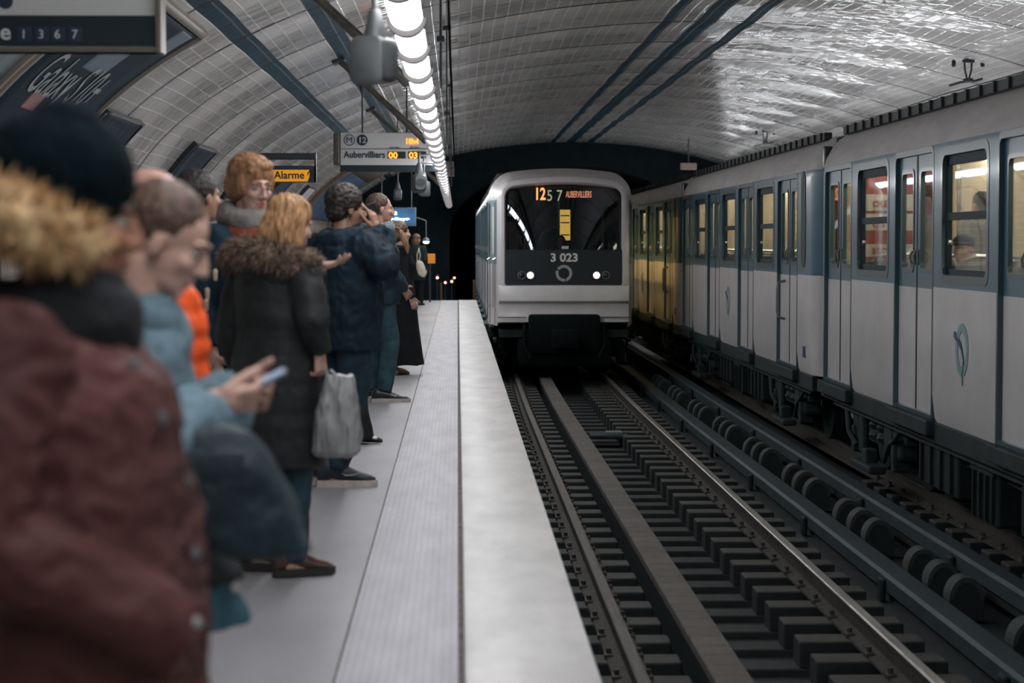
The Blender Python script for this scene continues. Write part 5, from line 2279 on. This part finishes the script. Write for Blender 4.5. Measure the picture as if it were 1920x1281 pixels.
b.loft([[(dx + rx * math.copysign(abs(math.cos(a)) ** .6, math.cos(a)), ry * math.copysign(abs(math.sin(a)) ** .7, math.sin(a)), z) for a in [2 * math.pi * i / 24 for i in range(24)]] for z, rx, ry, dx in secs])
blob('body', b, F_BAG, bag, .008, 3, folds(.010, 12, 1, 4))
b = MB()
b.tube([(-.10, -.02, .22), (-.14, -.02, .27), (-.135, 0, .31), (-.08, .02, .315), (.0, .02, .28)], .012, 8, flat=.5)
b.build('strap', F_BAG, bag, smooth=True)
b = MB()
b.box((-.02, -.055, .20), (.17, .02, .07), bevel=.01)
b.build('flap', F_BAG, bag, smooth=True)

# --- 3: person in the orange padded jacket
F3 = fabric('orange_nylon', (.72, .085, .012), .12, 6, .45, .08, 90)
f3 = Fig('person in a bright orange padded jacket, head hidden behind the woman in denim', -.865, 6.0, 0, 1.655, head=(0, 5), skin=S_PINK, vox=.008, J=dict(elR=(-.11, -.22, 1.06), wrR=(-.07, -.21, .82)))
f3.coat(F3, hem=.80, hem_r=(.165, .21), hip_r=(.175, .22), waist_r=(.175, .22), chest_r=(.175, .225), sh_r=(.135, .19), arm=(.088, .078, .062), name='padded_jacket', disp=quilt(.009, .07, folds(.012, 13, 1, 1)))
f3.collar(F3, r=.082, th=.032, dz=.01, h=1.3)
f3.head_blob('hair', [((-.055, 0, .0), (.068, .081, .065))], hairmat('grey_fringe_hair', (.12, .10, .09), (.28, .25, .23)), disp=lambda p, n: .003 * noise.noise(p * 60))
f3.trousers(F_BLACK)
f3.shoes(M_SHOEK, M_SOLEK)

# --- 4: man in the navy duffel coat
f4 = Fig('dark-haired man in a navy coat at the back, left of the woman with glasses', -1.30, 10.75, 50, 1.80, head=(-8, 0), skin=S_TAN, vox=.009,
         J=None)
F4 = fabric('navy_coat_wool', (.007, .024, .042), .35, 6, .9)
f4.coat(F4, hem=.55, hem_r=(.19, .23), hip_r=(.18, .22), waist_r=(.17, .215), chest_r=(.175, .225), name='coat', disp=folds(.012, 8, .6, 6))
f4.collar(F4, r=.085, th=.035, dz=.005, h=1.2)
f4.short_hair(H_DARK, .006, .004)
f4.trousers(F_BLACK)
f4.shoes(M_SHOEK, M_SOLEK)
# --- 5: woman with glasses facing the camera
f5 = Fig('auburn-haired woman with glasses, grey and red scarf and pale coat toggles, facing the camera', -.955, 9.85, -52, 1.83, head=(0, 8), skin=S_PALE, vox=.0055,
         J=dict(shL=(-.01, .175, 1.46), elL=(.10, .26, 1.22), wrL=(.26, .185, 1.335)),
         hands=dict(L=dict(dir=(.75, .55, .18), palm=(.05, -.1, 1), curl=[.18, .22, .3, .4], thumb=(.8, .45, .1))))
F5 = fabric('navy_duffel_cloth', (.010, .028, .044), .3, 6)
f5.coat_ob = f5.coat(F5, hem=.60, name='coat', disp=folds(.010, 8, .6, 9), sleeves='LR', cuff=-.01, vox=.010)
M_TOG = mat('pale_wooden_toggle', (.50, .38, .27), .5)
for px, py in ((404, 516), (388, 551), (386, 573)):
    p, n = f5.hit(f5.coat_ob, px, py)
    b = MB()
    p = p + n * .006
    b.tube([p + V((0, 0, -.018)), p + V((.0, 0, .018))], [.010, .012], 10, round_caps=True)
    b.build('toggle', M_TOG, f5.root, smooth=True)
F5S = fabric('grey_scarf_knit', (.19, .17, .16), .3, 12, .95, .5, 120)
F5R = fabric('rust_red_scarf_knit', (.20, .045, .03), .3, 12, .95, .5, 120)
f5.collar(F5S, r=.092, th=.045, dz=.045, name='scarf', tilt=.25, disp=folds(.008, 20, 1, 3), h=1.2)
f5.collar(F5R, r=.105, th=.042, dz=-.025, name='scarf_layer', tilt=.2, disp=folds(.008, 20, 1, 5))
H5 = hairmat('auburn_hair', (.14, .055, .022), (.42, .21, .10))
f5.head_blob('hair', [((-.022, 0, .062), (.112, .098, .088)), ((-.050, 0, .0), (.085, .098, .085)), ((.052, .0, .100), (.042, .070, .030)), ((.01, .070, .02), (.05, .028, .07)), ((.01, -.070, .02), (.05, .028, .07)), ((.070, -.03, .080), (.022, .040, .020))], H5,
             disp=lambda p, n: .007 * noise.noise(V((p.x * 70, p.y * 70, p.z * 25))))
f5.eyes((.08, .10, .11))
f5.brows_lips(H5, mat('coral_lips', (.42, .13, .12), .4))
gl = MB()
for g in (-1, 1):
    pts = [f5.HM @ V((.112 - .004 * math.cos(t) ** 2, g * .033 + .024 * math.cos(t), .000 + .019 * math.sin(t))) for t in [2 * math.pi * i / 20 for i in range(21)]]
    gl.tube(pts, .0016, 6)
    gl.tube([f5.HM @ V((.108, g * .057, .006)), f5.HM @ V((.05, g * .082, .008)), f5.HM @ V((-.01, g * .086, .004))], .0016, 6)
gl.tube([f5.HM @ V((.113, -.009, .004)), f5.HM @ V((.118, 0, .008)), f5.HM @ V((.113, .009, .004))], .0016, 6)
gl.build('glasses', mat('dark_wire_frame', (.03, .025, .025), .3, .6), f5.root)
f5.trousers(F_BLACK)
f5.shoes(M_SHOEK, M_SOLEK)

# --- 6: woman in the black parka with the fur hood, back to the camera
X6, Y6P = -.785, 9.28
f6 = Fig('woman seen from behind in a long black parka with fur hood and auburn hair', X6, Y6P, 55, 1.64, head=(-12, 12), skin=S_PALE, vox=.007,
         J=dict(head=(.045, -.045, 1.527), elR=(-.06, -.245, 1.12), wrR=(.0, -.235, .985), kneeR=(.03, -.085, .48), ankR=(-.01, -.085, .09), kneeL=(.06, .10, .48), ankL=(.04, .14, .09), toeR=(.85, -.55, 0), toeL=(.6, -.8, 0)),
         hands=dict(R=dict(dir=(.12, .0, -1), palm=(0, 1, 0), curl=[1.0, 1.05, 1.1, 1.15])))
F6 = fabric('black_padded_parka', (.018, .020, .021), .35, 5, .55)
f6.coat(F6, hem=.505, hem_r=(.19, .215), hip_r=(.185, .22), waist_r=(.17, .205), chest_r=(.18, .225), sh_r=(.14, .19), arm=(.085, .074, .058), name='parka', disp=quilt(.006, .12, folds(.012, 9, .8, 4)), vox=.010)
f6.collar(F6, r=.115, th=.07, dz=-.035, name='hood', tilt=-.15, disp=folds(.012, 12, 1, 3), h=1.3)
nk = V((-.03, 0, 1.395))
pth = []
for i in range(25):
    a = RAD(38) + (2 * math.pi - RAD(76)) * i / 24
    pth.append(nk + V((math.cos(a) * .150, math.sin(a) * .165, -.02 * math.cos(a) - .03 * abs(math.sin(a)))))
FURB = [mat('brown_fur_a', (.16, .105, .075), .75), mat('brown_fur_b', (.30, .21, .155), .75), mat('brown_fur_c', (.07, .045, .033), .75)]
fur('fur_trim', pth, .058, f6.root, mat('brown_fur_roll', (.10, .066, .048), .85, var=.6, vs=22, var2=(.26, .18, .13)), FURB, 6500, .038, .0018, .25, 5, .008, .02)
H6 = hairmat('copper_blonde_hair', (.20, .085, .030), (.55, .30, .13))
f6.head_blob('hair', [((-.022, 0, .055), (.112, .096, .088)), ((-.060, 0, -.02), (.085, .098, .10)), ((-.052, -.045, -.10), (.060, .058, .105)), ((-.035, -.075, -.14), (.045, .034, .115)), ((-.06, .045, -.07), (.060, .055, .09))], H6,
             disp=lambda p, n: .009 * noise.noise(V((p.x * 60, p.y * 60, p.z * 9))))
b = MB()
rnd = random.Random(4)
for i in range(60):
    a = RAD(rnd.uniform(100, 290))
    p0 = f6.HM @ V((-.022 + .10 * math.cos(a), .092 * math.sin(a), .05 + rnd.uniform(-.03, .03)))
    p1 = f6.HM @ V((-.04 + .118 * math.cos(a), .108 * math.sin(a), -.06))
    p2 = f6.HM @ V((-.04 + (.10 + rnd.uniform(0, .03)) * math.cos(a), (.10 + rnd.uniform(0, .02)) * math.sin(a) - .012, -.17 - rnd.uniform(0, .07)))
    b.tube([p0, p0.lerp(p1, .5) + (p1 - p0).cross(V((0, 0, 1))) * .0, p1, p2], [.004, .006, .0055, .0012], 6)
b.build('hair_strands', H6, f6.root, smooth=True, angle=None)
f6.trousers(F_JEAN, r=(.095, .084, .078, .062), hem=.07)
M_BOOT = mat('brown_black_leather', (.022, .014, .012), .3, coat=.4, var=.5, vs=12, var2=(.09, .035, .018))
f6.shoes(M_BOOT, M_SOLEK, 'sneaker', sc=1.0, hk=1.3)
w = f6.root.matrix_basis @ f6.J['wrR'] if False else f6.base + Matrix.Rotation(f6.yaw, 3, 'Z') @ f6.J['wrR']
hx, hy, hz = w.x + .035, w.y - .01, w.z - .10
bag = empty('carrier_bag', (hx + .06, hy, .535), 0, 'crumpled silver grey carrier bag hanging from the hand of the woman in the black parka', 'bag')
F_SIL = mat('silver_grey_plastic', (.24, .245, .245), .38, .15, var=.35, vs=9, stretch=(2, 2, .6), bump=.5, bs=26)
b = MB()
secs = [(.0, .085, .045), (.02, .100, .058), (.12, .098, .062), (.22, .088, .055), (.30, .070, .040), (.345, .058, .022)]
b.loft([[(-.025 + .02 * (z / .35) + rx * math.copysign(abs(math.cos(a)) ** .55, math.cos(a)), ry * math.copysign(abs(math.sin(a)) ** .7, math.sin(a)), z) for a in [2 * math.pi * i / 28 for i in range(28)]] for z, rx, ry in secs])
blob('bag_body', b, F_SIL, bag, .006, 2, lambda p, n: .012 * noise.noise(V((p.x * 26, p.y * 26, p.z * 6))) + .006 * (1 - 2 * abs(noise.noise(V((p.x * 40, p.y * 40, p.z * 10 + 3))))))
for yy in (-.018, .018):
    b = MB()
    b.tube([(-.06, yy, .32), (-.065, yy * .4, .37), (-.062, 0, hz - .535), (-.054, 0, hz - .53), (-.045, yy * .4, .37), (.0, yy, .325)], .006, 6)
    b.build('handle', F_SIL, bag, smooth=True)

# --- 7: man on the phone
Y7P = 12.72
F7 = fabric('navy_down_jacket', (.008, .019, .031), .4, 4, .68, .12, 60)
X7 = -.665
f7 = Fig('dark-haired man in a navy hooded jacket holding a phone to his ear', X7, Y7P, 42, 1.775, head=(-20, 6), skin=S_TAN, vox=.0065,
         J=dict(elR=(.02, -.34, 1.31), wrR=(.085, -.185, 1.525), shR=(-.01, -.19, 1.43), kneeR=(.0, -.07, .5), toeR=(.76, -.66, 0), ankR=(-.09, .0, .09), toeL=(.76, -.66, 0), ankL=(-.09, .17, .09), kneeL=(-.03, .12, .5)),
         hands=dict(R=dict(dir=(-.15, .22, .95), palm=(-.35, .9, .1), curl=[.25, .5, .55, .6], thumb=(.8, .5, -.3))))
f7.coat(F7, hem=.80, hem_r=(.18, .215), hip_r=(.195, .235), waist_r=(.195, .24), chest_r=(.19, .24), sh_r=(.15, .20), arm=(.092, .082, .06), name='hooded_jacket', disp=folds(.017, 9, .9, 7, .9))
f7.collar(F7, r=.105, th=.062, dz=-.01, name='hood', tilt=-.25, disp=folds(.014, 12, 1, 5), h=1.25)
f7.short_hair(H_DARK, .014, .008)
f7.trousers(fabric('dark_blue_jeans', (.018, .036, .052), .4, 7), r=(.105, .092, .080, .066), hem=.10, amp=.013)
M_SNK = mat('dark_sneaker_mesh', (.014, .020, .030), .55, var=.5, vs=30)
for up, f in f7.shoes(M_SNK, M_SOLEW, 'sneaker', sc=1.2, hk=1.3):
    b = MB()
    for sg in (-1, 1):
        # curved tick on the outer and inner side
        pts = [(.035, .062), (.055, .048), (.085, .050), (.125, .064), (.09, .058), (.06, .057)]
        v = [b.bm.verts.new(f(u, sg * (.047 - .1 * abs(u - .09) * .2), z + .008)) for u, z in pts]
        b.bm.faces.new(v)
    b.build('tick_mark', M_PAPER, up)
w = Matrix.Rotation(f7.yaw, 3, 'Z') @ (f7.J['wrR'] + V((.005, .045, .085))) + f7.base
ph = empty('phone', tuple(w), f7.yaw, 'black phone held to the ear of the man in the hooded navy jacket', 'phone')
b = MB()
b.box((0, 0, 0), (.075, .012, .148), bevel=.005, M=Matrix.Rotation(RAD(-14), 4, 'Y'))
b.build('case', M_BLACK, ph)
b = MB()
b.box((0, .0065, 0), (.066, .002, .136), M=Matrix.Rotation(RAD(-14), 4, 'Y'))
b.build('screen', mat('dark_phone_glass', (.01, .01, .012), .1), ph)

# --- hidden behind him: someone in wide black trousers
f7b = Fig('person in wide black flared trousers, hidden behind the man on the phone', -.80, 15.45, 0, 1.62, head=(0, 0), skin=S_PALE, vox=.011,
          J=dict(kneeR=(.06, -.08, .47), ankR=(.07, -.08, .09), toeR=(1, -.1, 0)))
f7b.coat(F_BLACK, hem=.60)
f7b.short_hair(H_BROWN, .01)
f7b.trousers(fabric('matt_black_flares', (.010, .012, .013), .3, 6), r=(.10, .09, .085, .10), flare=.03, hem=.03, amp=.006)
f7b.shoes(M_SHOEK, M_SOLEK, 'heel', sc=1.1)

# --- 8: man with the pale hood
f8 = Fig('short-haired man in a dark blue jacket with a pale grey hood and black sneakers', -.715, 19.5, 18, 1.885, head=(-6, 2), skin=S_PINK, vox=.010,
         J=dict(elR=(.0, -.275, 1.21), wrR=(.19, -.13, 1.03), kneeR=(.07, -.1, .53), ankR=(.0, -.11, .09), toeR=(.97, -.25, 0), toeL=(.97, -.2, 0),
                elL=(.10, .25, 1.28), wrL=(.13, .07, 1.49)))
F8 = fabric('dark_blue_jacket', (.016, .034, .050), .35, 5, .5)
f8.coat(F8, hem=.83, hem_r=(.17, .21), hip_r=(.175, .22), waist_r=(.17, .215), arm=(.085, .074, .058), name='jacket', disp=folds(.014, 8, 1, 11, .9), vox=.013)
F8G = fabric('pale_grey_hood_fleece', (.17, .19, .205), .25, 8)
f8.collar(F8G, r=.10, th=.05, dz=-.005, name='hood', tilt=-.25, h=1.2, disp=folds(.008, 14, 1, 2))
f8.short_hair(H_BROWN, .002, .004)
f8.trousers(fabric('teal_jeans', (.030, .066, .082), .35, 6), r=(.105, .09, .078, .068), hem=.09, amp=.013, vox=.013)
for up, f in f8.shoes(M_SHOEK, M_SOLEW, 'sneaker', sc=1.12):
    b = MB()
    for sg in (-1, 1):
        b.ell(f(.09, sg * .044, .055), (.018, .008, .012))
    b.build('side_patch', M_PAPER, up, smooth=True)

# --- 9: figure in the long black coat
f9 = Fig('person in an ankle-length black coat with a loose brown plait, beyond the pale-hooded man', -.635, 23.4, 20, 1.67, head=(0, 0), skin=S_PALE, vox=.012,
         J=dict(ankR=(-.10, -.08, .09), kneeR=(-.03, -.09, .48)))
f9.coat(fabric('long_black_coat_cloth', (.008, .009, .011), .3, 6), hem=.115, hem_r=(.235, .235), hip_r=(.17, .205), waist_r=(.15, .19), name='long_coat', vox=.014, hem_dx=.05)
f9.head_blob('hair', [((-.025, 0, .05), (.108, .092, .09)), ((-.05, 0, -.03), (.075, .085, .09))], hairmat('mid_brown_hair', (.06, .035, .022), (.17, .10, .06)), disp=lambda p, n: .006 * noise.noise(p * 50))
b = MB()
q = [f9.at(px, py, 23.1) for px, py in ((752, 436), (757, 448), (763, 462), (764, 474))]
b.tube(q, [.03, .038, .03, .012], 10, round_caps=True)
b.build('plait', hairmat('fair_plait_hair', (.20, .11, .06), (.42, .25, .14)), f9.root, smooth=True, angle=None)
f9.trousers(F_BLACK, vox=.014, hem=.12)
M_SHOEB = mat('brown_leather_shoe', (.05, .035, .022), .35, coat=.3)
f9.shoes(M_SHOEB, M_SOLEK, 'heel')

# --- 10: far woman with the white tote
f10 = Fig('red-haired person in dark clothes with a white tote bag, far down the platform', -.945, 49.4, 75, 1.64, head=(-20, 0), skin=S_PALE, vox=.014)
f10.coat(fabric('dark_green_coat', (.016, .028, .028), .3, 5), hem=.62, vox=.016)
f10.head_blob('hair', [((-.025, 0, .05), (.112, .098, .09)), ((-.06, 0, -.06), (.085, .10, .13))], hairmat('red_brown_hair', (.10, .045, .025), (.25, .12, .07)), vox=.01)
f10.trousers(F_BLACK, vox=.016)
f10.shoes(M_SHOEK, M_SOLEK)
p = P(789.5, 500, 49.05)
bag = empty('tote_bag', (p.x, p.y, p.z - .24), 0, 'white tote bag on the shoulder of the red-haired person far down the platform', 'bag')
b = MB()
b.loft([[(dx + rx * math.cos(a), ry * math.sin(a), z) for a in [2 * math.pi * i / 18 for i in range(18)]] for z, rx, ry, dx in ((0, .035, .015, .05), (.05, .09, .04, .03), (.2, .11, .05, .0), (.33, .08, .04, -.03), (.38, .04, .015, -.045))])
blob('bag_body', b, M_PAPER, bag, .012, 2, folds(.01, 14, .8, 2))
for dx in (-.02, .02):
    b = MB()
    b.tube([(-.07 + dx, 0, .34), (-.055 + dx * 2, .0, .5), (-.05, .04, .64), (-.05, .16, .66)], .010, 6)
    b.build('strap', M_PAPER, bag)

# --- passengers and driver
def passenger(x, y, yaw, H, z, m_coat, skin, label, hat=None, hair=None, vox=.013):
    f = Fig(label, x, y, yaw, H, z=z, skin=skin, vox=vox, head=(0, 5))
    f.coat(m_coat, hem=.75, vox=.016)
    if hat:
        f.head_blob('cap', [((-.02, 0, .075), (.115, .095, .075)), ((.07, 0, .065), (.05, .07, .014))], hat)
    if hair:
        f.short_hair(hair, .004)
    f.trousers(F_BLACK, vox=.016)
    f.shoes(M_SHOEK, M_SOLEK)
    return f


FLOOR_IN = Z_RAIL + 1.07
F_GREYC = fabric('grey_coat_cloth', (.20, .19, .18), .2, 5)
p = P(1800, 470, 17.2)
pa = Fig('seated passenger in a dark cap looking out of the nearest train window', p.x + .02, 17.2, -98, 1.62, z=FLOOR_IN, skin=S_TAN, vox=.010, head=(-25, 0),
         J=dict(pelvis=(0, 0, .52), waist=(0, 0, .66), chest=(.02, 0, .76), neck=(.0, 0, .91), head=(.03, 0, 1.065), hipL=(0, .09, .50), hipR=(0, -.09, .50), kneeL=(.40, .10, .50), kneeR=(.40, -.10, .50), ankL=(.40, .1, .09), ankR=(.40, -.1, .09),
                shL=(-.01, .17, .87), shR=(-.01, -.17, .87), elL=(.0, .22, .66), elR=(.0, -.22, .70), wrL=(.22, .12, .60), wrR=(.22, -.12, .60)))
pa.coat(F_BLACK, hem=.95, hip_r=(.15, .19))
pa.head_blob('cap', [((-.02, 0, .075), (.115, .095, .07)), ((.08, 0, .06), (.05, .065, .014))], F_BLACK)
pa.trousers(F_BLACK)
pa.shoes(M_SHOEK, M_SOLEK)
passenger(4.08, 18.3, 150, 1.62, FLOOR_IN, F_GREYC, S_PINK, 'standing passenger in grey seen through the door panes of the nearest train car', hair=H_BROWN)
passenger(5.0, 20.3, 120, 1.60, FLOOR_IN, F_GREYC, S_PINK, 'standing passenger in grey behind the capped passenger in the train', hair=H_DARK)
passenger(4.20, 14.05, 100, 1.60, FLOOR_IN, F_BLACK, S_TAN, 'standing passenger in black at the door on the right edge of the photo', hair=H_DARK)
passenger(4.1, 24.4, 200, 1.68, FLOOR_IN, F_GREYC, S_TAN, 'passenger in grey near the first door of the middle train car', hair=H_BROWN)
dr = Fig('driver in dark clothes sitting behind the windscreen of the arriving train', FX + .0, FY + 1.20, -90, 1.70, z=Z_RAIL + 1.09 - .12, skin=S_TAN, vox=.012, head=(0, 0),
         J=dict(pelvis=(0, 0, .55), waist=(0, 0, .70), chest=(.02, 0, .90), neck=(.0, 0, 1.06), head=(.03, 0, 1.22), hipL=(0, .09, .52), hipR=(0, -.09, .52), kneeL=(.30, .10, .50), kneeR=(.30, -.10, .50), ankL=(.30, .1, .2), ankR=(.30, -.1, .2),
                shL=(-.01, .17, 1.02), shR=(-.01, -.17, 1.02), elL=(.05, .22, .78), elR=(.05, -.22, .78), wrL=(.25, .14, .80), wrR=(.25, -.14, .80)))
dr.coat(F_BLACK, hem=.95, hip_r=(.14, .18), vox=.016)
dr.short_hair(H_DARK)
# ------------------------------------------------------------------ light and exposure
w = bpy.data.worlds.new('world')
SC.world = w
w.use_nodes = True
bg = w.node_tree.nodes['Background']
bg.inputs[0].default_value = (.30, .62, .78, 1)
bg.inputs[1].default_value = .16  # dim teal fill, added through the open end of the vault behind the camera
SC.view_settings.view_transform = 'Standard'
SC.view_settings.look = 'None'
SC.view_settings.gamma = 1.0
SC.view_settings.exposure = 0.12
SC.cycles.max_bounces = 7
SC.cycles.diffuse_bounces = 3
SC.cycles.glossy_bounces = 3
SC.cycles.transmission_bounces = 4
SC.cycles.transparent_max_bounces = 10
SC.cycles.caustics_reflective = False
SC.cycles.caustics_refractive = False
SC.cycles.sample_clamp_indirect = 3.0
